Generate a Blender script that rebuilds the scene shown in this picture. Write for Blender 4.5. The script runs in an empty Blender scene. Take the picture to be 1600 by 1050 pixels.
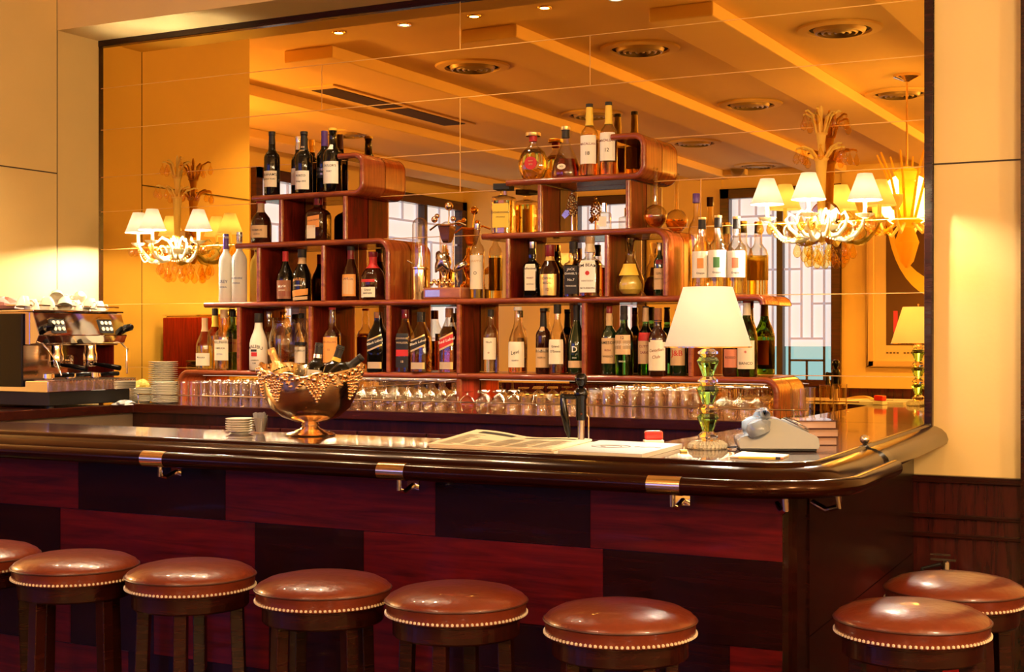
import bpy, math, random
from mathutils import Vector, Matrix
random.seed(7)
R = math.radians
S = bpy.context.scene
COL = S.collection

# ---------------------------------------------------------------- camera, world, exposure
F_PX, HOR, EYE = 2200.0, 528.0, 1.457
TH = math.atan(1150 / 2200.0)
CT, ST = math.cos(TH), math.sin(TH)
cam_data = bpy.data.cameras.new('camera')
cam_data.sensor_width = 36; cam_data.lens = 36 * F_PX / 1600.0
cam_data.shift_y = 3 / 1600.0
cam = bpy.data.objects.new('camera', cam_data); COL.objects.link(cam)
cam.location = (0, 0, EYE); cam.rotation_euler = (R(90), 0, TH)
cam_data.clip_start = 0.05
S.camera = cam
S.view_settings.view_transform = 'Standard'
S.view_settings.look = 'None'
S.view_settings.gamma = 1
S.view_settings.use_curve_mapping = False
S.view_settings.exposure = 0.15
W = bpy.data.worlds.new('world'); S.world = W; W.use_nodes = True
W.node_tree.nodes['Background'].inputs[0].default_value = (1, .75, .45, 1)
W.node_tree.nodes['Background'].inputs[1].default_value = 0.04
cy = S.cycles
cy.use_denoising = True
cy.max_bounces = 14; cy.diffuse_bounces = 3; cy.glossy_bounces = 8
cy.transmission_bounces = 10; cy.transparent_max_bounces = 40
cy.caustics_reflective = False; cy.caustics_refractive = False
cy.sample_clamp_indirect = 6; cy.sample_clamp_direct = 0
cy.use_adaptive_sampling = True; cy.adaptive_threshold = 0.02

WARM = (1.0, 0.76, 0.46)
def lamp(name, kind, loc, energy, color=WARM, size=.05, rot=(0, 0, 0), spot=None, blend=.6, parent=None):
    d = bpy.data.lights.new(name, kind); d.energy = energy; d.color = color
    if kind == 'AREA': d.size = size
    else: d.shadow_soft_size = size
    if kind == 'SPOT': d.spot_size = R(spot); d.spot_blend = blend
    o = bpy.data.objects.new(name, d); COL.objects.link(o); o.location = loc; o.rotation_euler = rot
    if parent is not None: o.parent = parent
    return o

# ---------------------------------------------------------------- projection helpers (pixel -> place on a plane)
def rat(px):
    u = (px - 800) / F_PX
    return (-ST + CT * u) / (CT + ST * u)
def PX(px, Y): return rat(px) * Y
def DEP(px, Y):
    return Y / (CT + ST * (px - 800) / F_PX)
def PZ(px, py, Y): return EYE + (HOR - py) * DEP(px, Y) / F_PX
def onz(px, py, z):
    t = (EYE - z) * F_PX / (py - HOR)
    u = (px - 800) / F_PX
    return (t * (-ST + CT * u), t * (CT + ST * u))

# ---------------------------------------------------------------- materials
MATS = {}
def nt(name):
    m = bpy.data.materials.new(name); m.use_nodes = True
    return m, m.node_tree, m.node_tree.nodes['Principled BSDF']
def c4(c): return (c[0], c[1], c[2], 1)
def pm(name, col, rough=.4, metal=0, coat=0, trans=0, ior=1.45, bump=0, bscale=60, var=0, vscale=8, spec=.5, emit=None, est=0, sss=0):
    if name in MATS: return MATS[name]
    m, t, b = nt(name)
    b.inputs['Base Color'].default_value = c4(col); b.inputs['Roughness'].default_value = rough
    b.inputs['Metallic'].default_value = metal; b.inputs['Coat Weight'].default_value = coat
    b.inputs['Coat Roughness'].default_value = .04
    b.inputs['Transmission Weight'].default_value = trans; b.inputs['IOR'].default_value = ior
    b.inputs['Specular IOR Level'].default_value = spec
    if emit: b.inputs['Emission Color'].default_value = c4(emit); b.inputs['Emission Strength'].default_value = est
    tc = t.nodes.new('ShaderNodeTexCoord')
    if var:
        n = t.nodes.new('ShaderNodeTexNoise'); n.inputs['Scale'].default_value = vscale; n.inputs['Detail'].default_value = 4
        mx = t.nodes.new('ShaderNodeMixRGB'); mx.inputs[1].default_value = c4([x * (1 - var) for x in col]); mx.inputs[2].default_value = c4([min(1, x * (1 + var)) for x in col])
        t.links.new(tc.outputs['Object'], n.inputs['Vector']); t.links.new(n.outputs['Fac'], mx.inputs[0]); t.links.new(mx.outputs[0], b.inputs['Base Color'])
    if bump:
        n = t.nodes.new('ShaderNodeTexNoise'); n.inputs['Scale'].default_value = bscale; n.inputs['Detail'].default_value = 3
        bp = t.nodes.new('ShaderNodeBump'); bp.inputs['Strength'].default_value = bump; bp.inputs['Distance'].default_value = .01
        t.links.new(tc.outputs['Object'], n.inputs['Vector']); t.links.new(n.outputs['Fac'], bp.inputs['Height']); t.links.new(bp.outputs[0], b.inputs['Normal'])
    MATS[name] = m
    return m
def wood(name, dark, light, rough=.25, coat=.6, spec=.3, stretch=(1, 1, 14), scale=3, wscale=None, bump=.03):
    if name in MATS: return MATS[name]
    m, t, b = nt(name)
    tc = t.nodes.new('ShaderNodeTexCoord'); mp = t.nodes.new('ShaderNodeMapping')
    # stretch < 1 along the grain
    mp.inputs['Scale'].default_value = stretch
    n = t.nodes.new('ShaderNodeTexNoise'); n.inputs['Scale'].default_value = scale; n.inputs['Detail'].default_value = 8; n.inputs['Roughness'].default_value = .65; n.inputs['Distortion'].default_value = .8
    r = t.nodes.new('ShaderNodeValToRGB'); r.color_ramp.elements[0].color = c4(dark); r.color_ramp.elements[1].color = c4(light)
    r.color_ramp.elements[0].position = .3; r.color_ramp.elements[1].position = .7
    bp = t.nodes.new('ShaderNodeBump'); bp.inputs['Strength'].default_value = bump; bp.inputs['Distance'].default_value = .005
    t.links.new(tc.outputs['Object'], mp.inputs[0]); t.links.new(mp.outputs[0], n.inputs['Vector'])
    t.links.new(n.outputs['Fac'], r.inputs[0]); t.links.new(r.outputs[0], b.inputs['Base Color'])
    t.links.new(n.outputs['Fac'], bp.inputs['Height']); t.links.new(bp.outputs[0], b.inputs['Normal'])
    b.inputs['Specular IOR Level'].default_value = spec; b.inputs['Roughness'].default_value = rough; b.inputs['Coat Weight'].default_value = coat; b.inputs['Coat Roughness'].default_value = .06
    MATS[name] = m
    return m
def thin_glass(name, tint=(1, 1, 1), edge=(.75, .72, .68), refl=.9, rough=.02):
    """clear thin-walled glass: see-through with a fresnel gloss and a tint that deepens where the wall is seen edge-on"""
    if name in MATS: return MATS[name]
    m = bpy.data.materials.new(name); m.use_nodes = True; t = m.node_tree; t.nodes.clear()
    o = t.nodes.new('ShaderNodeOutputMaterial'); mx = t.nodes.new('ShaderNodeMixShader')
    tr = t.nodes.new('ShaderNodeBsdfTransparent'); gl = t.nodes.new('ShaderNodeBsdfGlossy'); gl.inputs['Roughness'].default_value = rough
    gl.inputs['Color'].default_value = (refl, refl, refl, 1)
    lw = t.nodes.new('ShaderNodeLayerWeight'); lw.inputs['Blend'].default_value = .5
    pw = t.nodes.new('ShaderNodeMath'); pw.operation = 'POWER'; pw.inputs[1].default_value = 4.0; t.links.new(lw.outputs['Facing'], pw.inputs[0])
    fr = t.nodes.new('ShaderNodeMath'); fr.operation = 'MULTIPLY_ADD'; fr.inputs[1].default_value = .85; fr.inputs[2].default_value = .05; t.links.new(pw.outputs[0], fr.inputs[0])
    p2 = t.nodes.new('ShaderNodeMath'); p2.operation = 'POWER'; p2.inputs[1].default_value = 2.0; t.links.new(lw.outputs['Facing'], p2.inputs[0])
    mc = t.nodes.new('ShaderNodeMixRGB'); mc.inputs[1].default_value = c4(tint); mc.inputs[2].default_value = c4(edge)
    t.links.new(p2.outputs[0], mc.inputs[0]); t.links.new(mc.outputs[0], tr.inputs[0])
    t.links.new(fr.outputs[0], mx.inputs[0]); t.links.new(tr.outputs[0], mx.inputs[1]); t.links.new(gl.outputs[0], mx.inputs[2]); t.links.new(mx.outputs[0], o.inputs[0])
    MATS[name] = m
    return m
def glass(name, col, ior=1.4, rough=0.0):
    return pm(name, col, rough=rough, trans=1, ior=ior, coat=.3)
def shade_mat(name, col, tr):
    m = bpy.data.materials.new(name); m.use_nodes = True; t = m.node_tree; t.nodes.clear()
    o = t.nodes.new('ShaderNodeOutputMaterial'); a = t.nodes.new('ShaderNodeBsdfDiffuse'); b = t.nodes.new('ShaderNodeBsdfTranslucent'); x = t.nodes.new('ShaderNodeMixShader')
    a.inputs[0].default_value = c4(col); b.inputs[0].default_value = c4(col); x.inputs[0].default_value = tr
    n = t.nodes.new('ShaderNodeTexNoise'); n.inputs['Scale'].default_value = 220; bp = t.nodes.new('ShaderNodeBump'); bp.inputs['Strength'].default_value = .1
    t.links.new(n.outputs['Fac'], bp.inputs['Height']); t.links.new(bp.outputs[0], a.inputs['Normal'])
    t.links.new(a.outputs[0], x.inputs[1]); t.links.new(b.outputs[0], x.inputs[2]); t.links.new(x.outputs[0], o.inputs[0])
    MATS[name] = m
    return m
def mirror_mat():
    m = bpy.data.materials.new('bronze_mirror'); m.use_nodes = True; t = m.node_tree; t.nodes.clear()
    o = t.nodes.new('ShaderNodeOutputMaterial'); g = t.nodes.new('ShaderNodeBsdfGlossy'); g.inputs[0].default_value = (1, .63, .13, 1); g.inputs['Roughness'].default_value = 0.0
    t.links.new(g.outputs[0], o.inputs[0]); MATS['mirror'] = m
    return m
M_MIR = mirror_mat()
M_WALL = pm('cream_wall_paint', (.85, .60, .235), rough=.75, bump=.06, bscale=45, var=.05, vscale=3)
M_CEIL = pm('ceiling_paint', (.88, .58, .24), rough=.8, var=.04, vscale=2)
M_SEAM = pm('seam_dark', (.06, .035, .015), rough=.8)
M_MSEAM = pm('mirror_edge', (.85, .45, .10), rough=.3, metal=.3)
M_FRAME = wood('dark_frame_wood', (.008, .0015, .001), (.035, .005, .003), rough=.25, coat=.2, spec=.25)
M_MAH = wood('mahogany_red', (.055, .0045, .003), (.23, .016, .007), rough=.45, spec=.05, coat=0, stretch=(9, 9, 1), scale=3)
M_EDGE = wood('mahogany_edge', (.15, .024, .007), (.36, .080, .022), rough=.25, spec=.3, coat=.45, stretch=(1, 6, 6), scale=4)
M_ARCH = wood('bentwood_veneer', (.20, .026, .009), (.42, .075, .02), rough=.25, coat=.4, stretch=(1, 12, 1), scale=4)
M_BARR = wood('bar_panel_red', (.024, .0010, .0013), (.125, .0048, .0040), rough=.3, spec=.2, coat=.12, stretch=(1, 4, 14), scale=2.2)
M_BARD = wood('bar_panel_dark', (.006, .0012, .0008), (.018, .002, .0015), rough=.26, spec=.15, coat=.1, stretch=(1, 4, 14), scale=2.2)
M_TOP = wood('bar_top_mahogany', (.014, .0022, .0015), (.055, .009, .004), rough=.2, coat=.8, stretch=(1, 8, 8), scale=3, bump=.01)
M_NOSE = wood('nosing_mahogany', (.005, .0008, .0006), (.018, .002, .0012), rough=.16, spec=.28, coat=0, stretch=(1, 4, 4), scale=3, bump=.01)
M_CAB = wood('cabinet_mahogany', (.02, .003, .002), (.07, .010, .006), rough=.3, coat=.4, stretch=(9, 9, 1), scale=3)
M_NOSE.node_tree.nodes['Principled BSDF'].inputs['Specular Tint'].default_value = (1, .58, .32, 1)
M_FLOOR = wood('dark_floor', (.012, .004, .002), (.03, .012, .006), rough=.35, coat=.3, stretch=(1, 8, 1), scale=2)
M_LEATH = pm('tan_leather', (.135, .021, .007), rough=.32, coat=.35, bump=.25, bscale=26, var=.22, vscale=9)
M_PIPE = pm('leather_piping', (.05, .009, .004), rough=.4)
M_NAIL = pm('nailhead', (.95, .80, .58), rough=.35, metal=.4)
M_CHR = pm('chrome', (.88, .84, .80), rough=.06, metal=1)
M_STEEL = pm('brushed_steel', (.62, .55, .48), rough=.22, metal=1, var=.08, vscale=20)
M_BRASS = pm('brass', (.85, .60, .30), rough=.15, metal=1)
M_SILV = pm('silver_plate', (.92, .70, .44), rough=.15, metal=1, bump=.05, bscale=20)
M_BLACK = pm('black_gloss', (.004, .003, .003), rough=.12, coat=.15, spec=.3)
M_BLKM = pm('black_matt', (.012, .010, .009), rough=.45)
M_WHITE = pm('white_china', (.92, .84, .66), rough=.12, coat=.5)
M_PAPER = pm('cream_paper', (.62, .53, .36), rough=.6)
M_WPAPER = pm('white_paper', (.40, .39, .36), rough=.55)
M_NEWS = pm('newsprint', (.70, .56, .34), rough=.7, var=.06, vscale=30)
M_INK = pm('black_ink', (.02, .015, .012), rough=.6)
M_INKG = pm('grey_ink', (.16, .12, .08), rough=.6)
M_RED = pm('glossy_red', (.65, .02, .012), rough=.2, coat=.7)
M_GLASS = thin_glass('clear_glass', (.985, .975, .96), (.80, .72, .62))
M_GLASS2 = thin_glass('bottle_clear_glass', (.97, .95, .90), (.74, .66, .50))
M_CRYS = glass('crystal', (1, .98, .92), 1.5)
M_GREENC = glass('green_crystal', (.44, .99, .30), 1.45)
M_DROP = thin_glass('amber_drop', (1, .90, .55), (.85, .58, .16))
M_MILK = shade_mat('milky_murano_glass', (1, .92, .62), .4)
M_GOLDGL = shade_mat('gold_murano_glass', (1, .66, .12), .5)
M_SHADE = shade_mat('lamp_shade_fabric', (1, .96, .90), .74)
M_BULB = pm('bulb_lit', (1, .9, .7), emit=(1, .80, .48), est=30)
LIQ = {
    'amber': glass('amber_liquor', (.90, .38, .05), 1.36), 'gold': glass('gold_liquor', (.98, .74, .10), 1.36),
    'pale': glass('pale_liquor', (.96, .97, .36), 1.36), 'red': glass('red_liquor', (.30, .03, .01), 1.36),
    'clear': glass('clear_liquor', (.97, .96, .92), 1.34), 'pear': glass('pear_liquor', (.92, .72, .16), 1.36)}
BOD = {
    'dark': pm('black_bottle_glass', (.004, .003, .002), rough=.06, coat=.35, spec=.4),
    'brown': pm('brown_bottle_glass', (.030, .006, .002), rough=.07, coat=.4),
    'green': glass('green_bottle_glass', (.10, .38, .06), 1.3), 'dgreen': pm('dark_green_bottle_glass', (.008, .022, .006), rough=.06, coat=1),
    'clear': M_GLASS2, 'frost': shade_mat('frosted_bottle_glass', (.96, .94, .82), .5), 'white': pm('white_bottle', (.84, .72, .56), rough=.3, coat=.3)}
def flat(name, col, rough=.5, metal=0): return pm(name, col, rough=rough, metal=metal)
CL = {'cream': flat('label_cream', (.82, .70, .50)), 'white': flat('label_white', (.88, .82, .70)), 'tan': flat('label_tan', (.66, .42, .20)), 'orange': flat('label_orange', (.75, .30, .06)),
      'yellow': flat('label_yellow', (.88, .56, .06)), 'black': flat('label_black', (.015, .012, .010)), 'red': flat('label_red', (.55, .025, .02)), 'gold': flat('label_gold', (.80, .55, .18), .3, .6),
      'brownl': flat('label_brown', (.28, .10, .04)), 'pink': flat('label_salmon', (.62, .20, .10)), 'green': flat('label_green', (.06, .18, .05)), 'wine': flat('cap_wine', (.20, .01, .012), .3), 'silver': flat('cap_silver', (.75, .68, .60), .25, .9),
      'purple': flat('cap_purple', (.10, .04, .22), .3), 'cork': flat('cap_cork', (.55, .34, .16)), 'ink': M_INK, 'blue': flat('print_blue', (.12, .16, .30))}

# ---------------------------------------------------------------- mesh helpers
class G:
    def __init__(s): s.v = []; s.f = []
    def add(s, v, f, M=None):
        k = len(s.v)
        s.v += [tuple(M @ Vector(p)) for p in v] if M is not None else [tuple(p) for p in v]
        s.f += [tuple(i + k for i in q) for q in f]
        return s
    def box(s, x0, x1, y0, y1, z0, z1, M=None):
        v = [(x0, y0, z0), (x1, y0, z0), (x1, y1, z0), (x0, y1, z0), (x0, y0, z1), (x1, y0, z1), (x1, y1, z1), (x0, y1, z1)]
        return s.add(v, [(0, 3, 2, 1), (4, 5, 6, 7), (0, 1, 5, 4), (1, 2, 6, 5), (2, 3, 7, 6), (3, 0, 4, 7)], M)
    def lathe(s, prof, n=28, M=None, e=2.0, sy=1.0, caps=True, a0=0, rot=0.0):
        v, f = [], []
        for r, z in prof:
            for i in range(n):
                a = 2 * math.pi * i / n + rot
                c, q = math.cos(a), math.sin(a)
                if e != 2.0:
                    k = (abs(c) ** e + abs(q) ** e) ** (-1 / e)
                    c, q = c * k, q * k
                v.append((r * c, r * q * sy, z))
        m = len(prof)
        for j in range(m - 1):
            for i in range(n):
                i2 = (i + 1) % n
                f.append((j * n + i, j * n + i2, (j + 1) * n + i2, (j + 1) * n + i))
        if caps:
            if prof[0][0] > 1e-6: f.append(tuple(range(n - 1, -1, -1)))
            if prof[-1][0] > 1e-6: f.append(tuple((m - 1) * n + i for i in range(n)))
        return s.add(v, f, M)
    def cyl(s, p, q, r, n=14, r2=None):
        p, q = Vector(p), Vector(q); d = q - p
        M = Matrix.Translation(p) @ d.to_track_quat('Z', 'Y').to_matrix().to_4x4()
        return s.lathe([(r, 0), (r if r2 is None else r2, d.length)], n, M)
    def tube(s, pts, r, n=8, closed=False):
        pts = [Vector(p) for p in pts]; m = len(pts); v, f = [], []
        rr = r if isinstance(r, (list, tuple)) else [r] * m
        for i, p in enumerate(pts):
            a = pts[(i - 1) % m] if (closed or i > 0) else p
            b = pts[(i + 1) % m] if (closed or i < m - 1) else p
            d = (b - a).normalized()
            up = Vector((0, 0, 1)) if abs(d.z) < .9 else Vector((0, 1, 0))
            x = d.cross(up).normalized(); y = x.cross(d).normalized()
            for k in range(n):
                w = 2 * math.pi * k / n
                v.append(p + (x * math.cos(w) + y * math.sin(w)) * rr[i])
        for i in range(m if closed else m - 1):
            for k in range(n):
                k2 = (k + 1) % n; j = (i + 1) % m
                f.append((i * n + k, j * n + k, j * n + k2, i * n + k2))
        if not closed: f.append(tuple(range(n))); f.append(tuple((m - 1) * n + k for k in range(n - 1, -1, -1)))
        return s.add(v, f)
    def sph(s, c, r, n=14, sz=1.0):
        k = n // 2
        pr = [(max(1e-7, r * math.sin(math.pi * j / k)), -r * sz * math.cos(math.pi * j / k)) for j in range(k + 1)]
        return s.lathe(pr, n, Matrix.Translation(Vector(c)), caps=False)
    def prism(s, out, a, b, ax='y'):
        """outline (list of 2D points) extruded along ax from a to b"""
        n = len(out)
        def p3(p, t):
            return {'y': (p[0], t, p[1]), 'z': (p[0], p[1], t), 'x': (t, p[0], p[1])}[ax]
        v = [p3(p, a) for p in out] + [p3(p, b) for p in out]
        f = [tuple(range(n)), tuple(range(2 * n - 1, n - 1, -1))] + [(i, i + n, (i + 1) % n + n, (i + 1) % n) for i in range(n)]
        return s.add(v, f)
    def build(s, name, mat, parent=None, smooth=True, loc=None, bevel=0, ang=38):
        me = bpy.data.meshes.new(name); me.from_pydata(s.v, [], s.f)
        me.validate()
        import bmesh
        bm = bmesh.new(); bm.from_mesh(me); bmesh.ops.remove_doubles(bm, verts=bm.verts, dist=1e-6); bmesh.ops.recalc_face_normals(bm, faces=bm.faces); bm.to_mesh(me); bm.free()
        if smooth: me.shade_smooth(); me.set_sharp_from_angle(angle=R(ang))
        me.materials.append(mat)
        o = bpy.data.objects.new(name, me); COL.objects.link(o)
        if parent is not None: o.parent = parent
        if loc is not None: o.location = loc
        if bevel:
            b = o.modifiers.new('bevel', 'BEVEL'); b.width = bevel; b.segments = 2; b.limit_method = 'ANGLE'; b.angle_limit = R(40)
        return o
def tag(o, label, cat, group=None, kind=None):
    o['label'] = label; o['category'] = cat
    if group: o['group'] = group
    if kind: o['kind'] = kind
    return o
def thing(name, label, cat, loc, rz=0, group=None):
    o = bpy.data.objects.new(name, None); o.empty_display_size = .02; COL.objects.link(o); o.location = loc; o.rotation_euler = (0, 0, rz)
    return tag(o, label, cat, group)
def struct(name, g, mat, smooth=False, parent=None, bevel=0):
    o = g.build(name, mat, parent, smooth, bevel=bevel)
    if parent is None: o['kind'] = 'structure'
    return o
def bent_text(parent, s, size, r, zc, mat, ang=0.0, sx=1.0, slant=0.0, e=2.0, sy=1.0, off=.0007, xc=0.0, arch=0.0):
    """lettering wrapped round a bottle of radius r, facing local -Y (turned by ang)"""
    cu = bpy.data.curves.new('txt', 'FONT'); cu.body = s; cu.size = size; cu.align_x = 'CENTER'; cu.align_y = 'CENTER'; cu.resolution_u = 2; cu.offset = size * .012
    ob = bpy.data.objects.new('txt', cu)
    me = bpy.data.meshes.new_from_object(ob)
    bpy.data.objects.remove(ob)
    for v in me.vertices:
        x = v.co.x * sx; y = v.co.y + x * slant - arch * x * x
        a = (x + xc) / r - math.pi / 2 + ang
        c, q = math.cos(a), math.sin(a)
        k = 1.0
        if e != 2.0: k = (abs(c) ** e + abs(q) ** e) ** (-1 / e)
        rr = (r * k + off)
        v.co = Vector((rr * c, rr * q * sy - (off if sy < 1 else 0), zc + y))
    me.materials.clear(); me.materials.append(mat)
    o = bpy.data.objects.new('lettering', me); COL.objects.link(o); o.parent = parent
    return o
def flat_text(parent, s, size, loc, rot, mat, name='lettering', ext=.0003, align='CENTER'):
    cu = bpy.data.curves.new('txt', 'FONT'); cu.body = s; cu.size = size; cu.align_x = align; cu.align_y = 'CENTER'; cu.resolution_u = 2; cu.extrude = ext
    ob = bpy.data.objects.new('txt', cu); me = bpy.data.meshes.new_from_object(ob); bpy.data.objects.remove(ob)
    me.materials.clear(); me.materials.append(mat)
    o = bpy.data.objects.new(name, me); COL.objects.link(o); o.parent = parent; o.location = loc; o.rotation_euler = rot
    return o
def copy_tree(o, parent=None):
    c = o.copy(); COL.objects.link(c)
    if parent is not None: c.parent = parent
    for ch in list(o.children): copy_tree(ch, c)
    return c
def patch(g, r, z0, z1, a0, a1, off=.0006, n=14, e=2.0, sy=1.0, slant=0.0, m=1, prof=None):
    """a label lying on a bottle: grid over the angle range, a0..a1 measured from local -Y"""
    v, f = [], []
    for j in range(m + 1):
        for i in range(n + 1):
            t = i / n; a = a0 + (a1 - a0) * t - math.pi / 2
            c, q = math.cos(a), math.sin(a); k = 1.0
            if e != 2.0: k = (abs(c) ** e + abs(q) ** e) ** (-1 / e)
            z = z0 + (z1 - z0) * j / m + slant * (t - .5)
            rr = (r if prof is None else prof(z)) * k + off
            v.append((rr * c, rr * q * sy - (off if sy < 1 else 0), z))
    for j in range(m):
        for i in range(n): f.append((j * (n + 1) + i, j * (n + 1) + i + 1, (j + 1) * (n + 1) + i + 1, (j + 1) * (n + 1) + i))
    g.add(v, f)
    return g

# ================================================================ ROOM
YM = 5.95               # mirror wall
XL = -5.72              # left wall of the niche
XR = -0.30
ZC = EYE + 1.95         # ceiling
ZB = EYE + 1.865        # underside of beams
YF = -3.95              # far wall, seen only in the mirror
XW = -9.0               # far left wall with windows, seen only in the mirror
XE = 5.0
mx0, mx1 = PX(157, YM), PX(1447, YM)
ZT = EYE + 1.637

struct('floor', G().box(XW - .3, XE + .3, YF - .3, YM + .3, -.1, 0), M_FLOOR)
struct('ceiling', G().box(XW - .3, XE + .3, YF - .3, YM + .3, ZC, ZC + .1), M_CEIL)
wf = 0.893
g = G().box(XL - .2, XE, YM + .012, YM + .2, 0, ZC); struct('wall_front', g, M_WALL)
struct('wall_left', G().box(XL - .2, XL, 4.62, YM + .05, 0, ZC), M_WALL)
struct('wall_left_return', G().box(XW, XL - .2, 4.62, 4.8, 0, ZC), M_WALL)['kind'] = 'structure'
# wall panel joints
for (n_, b_) in (('trim_1', (XL, XL + .002, 5.618, 5.622, 1.1, ZC)), ('trim_2', (XL, XL + .004, 4.62, 5.62, 2.345, 2.351))):
    struct(n_, G().box(*b_), M_SEAM)
zj = PZ(1447, 257, YM)
struct('trim_3', G().box(mx1 + .03, XE, YM + .006, YM + .013, zj - .003, zj + .003), M_SEAM)
# soffit above the mirror
struct('beam_soffit', G().box(XL, XE, 5.62, YM + .02, ZT + .03, ZC), M_WALL)
# mirror frame
g = G()
for (x0, x1, z0, z1) in ((mx0 - .028, mx0 + .004, 1.0, ZT + .03), (mx1 - .004, mx1 + .028, 1.0, ZT + .03), (mx0 - .028, mx1 + .028, ZT - .004, ZT + .03)):
    g.box(x0, x1, YM - .022, YM + .012, z0, z1)
# the mirror itself: big panels with polished edges
mir = thing('wall_mirror', 'huge bronze tinted mirror of jointed panels in dark wooden frame above back counter', 'mirror', (0, YM, 0))
G().box(mx0, mx1, 0, .01, 1.0, ZT).build('mirror_glass', M_MIR, mir, False)
g2 = G()
for v_ in g.v: pass
fr = g.build('frame', M_FRAME, mir, False, bevel=.004); fr.location = (0, -YM, 0)
seams = [PZ(164, y, YM) for y in (138, 203, 277, 331, 390, 476, 573)]
def sbox(x0, x1, z0, z1):
    return G().box(x0, x1, -.0012, .001, z0, z1)
g = G()
for z in seams: g.box(mx0, mx1, -.0012, .001, z - .0018, z + .0018)
for px, z0, z1 in ((719, seams[0], ZT), (922, seams[1], seams[0]), (503, seams[1], seams[0]), (719, seams[3], seams[1]), (1095, seams[4], seams[3]), (560, seams[5], seams[4])):
    x = PX(px, YM); g.box(x - .0018, x + .0018, -.0012, .001, z0, z1)
g.build('panel_joint', M_MSEAM, mir, False)

# right-hand wall wainscot
xr0, xr1 = mx1 + .03, PX(1598, YM)
struct('trim_4', G().box(xr0 - .1, XE, YM - .03, YM + .012, wf - .03, wf), M_FRAME, bevel=.004)
struct('trim_5', G().box(xr0 - .1, XE, YM - .012, YM + .012, 0, wf - .03), wood('wainscot', (.02, .003, .003), (.075, .010, .008), stretch=(12, 12, 1), scale=2.5))
for i, z in enumerate((PZ(1500, 806, YM), PZ(1500, 836, YM))):
    struct('trim_%d' % (6 + i), G().box(xr0 - .1, XE, YM - .03, YM - .008, z - .012, z + .006), M_FRAME, bevel=.003)
struct('trim_8', G().box(xr1, xr1 + .3, YM - .06, YM + .012, 0, ZC), M_FRAME)
struct('wall_right', G().box(XE, XE + .2, YF, YM, 0, ZC), M_WALL)

# beams across the room (running away from the mirror)
for i, x in enumerate((-8.4, -6.98, -5.6, -4.22, -2.94, -1.63, -.38, .96, 2.3, 3.65)):
    struct('beam_%d' % (i + 1), G().box(x - .2, x + .2, YF, 4.15, ZB, ZC), M_CEIL, bevel=.01)

def far(px):  # X on the far wall for a mirror pixel
    return PX(px, 2 * YM - YF)
YMF = 2 * YM - YF
def farw(px0, px1, z0, z1, name):
    struct(name, G().box(far(px0), far(px1), YF - .15, YF, z0, z1), M_WALL)
wtop, wbot = EYE + 1.74, .90
segs = [('wall_back', (None, 893)), ('wall_back_middle', (1010, 1127)), ('wall_back_right', (1315, None))]
for nme, (a, b) in segs:
    x0 = XW if a is None else far(a); x1 = XE if b is None else far(b)
    struct(nme, G().box(x0, x1, YF - .15, YF, 0, ZC), M_WALL)
g = G().box(XW, XE, YF - .15, YF - .01, 0, wbot).box(XW, XE, YF - .15, YF - .01, wtop, ZC); struct('wall_back_lower', g, M_WALL)
struct('trim_9', G().box(XW, XE, YF - .0, YF + .03, 0, wf), MATS['wainscot'])
M_SKY = bpy.data.materials.new('daylight_outside'); M_SKY.use_nodes = True
_t = M_SKY.node_tree; _t.nodes.clear(); _o = _t.nodes.new('ShaderNodeOutputMaterial'); _e = _t.nodes.new('ShaderNodeEmission')
_e.inputs[0].default_value = (.10, .24, 1.0, 1); _e.inputs[1].default_value = 4.2; _t.links.new(_e.outputs[0], _o.inputs[0])
M_BLIND = pm('roller_blind', (.6, .6, .65), rough=.8, emit=(.145, .22, 1.0), est=4.3)  # daylight coming through the blind is put into its emission
M_LATT = pm('lattice_wood', (.05, .03, .03), rough=.4)
M_LATT_LIT = pm('backlit_lattice', (.42, .36, .40), rough=.6, emit=(.145, .20, 1.0), est=1.9)  # upper lattice bars: daylight behind them put into pale colour and glow
M_PANE = thin_glass('window_pane', (.92, .97, 1), (.7, .8, .85))
M_WFR = wood('window_frame_wood', (.02, .004, .003), (.08, .015, .008), rough=.3, coat=.5)
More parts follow.
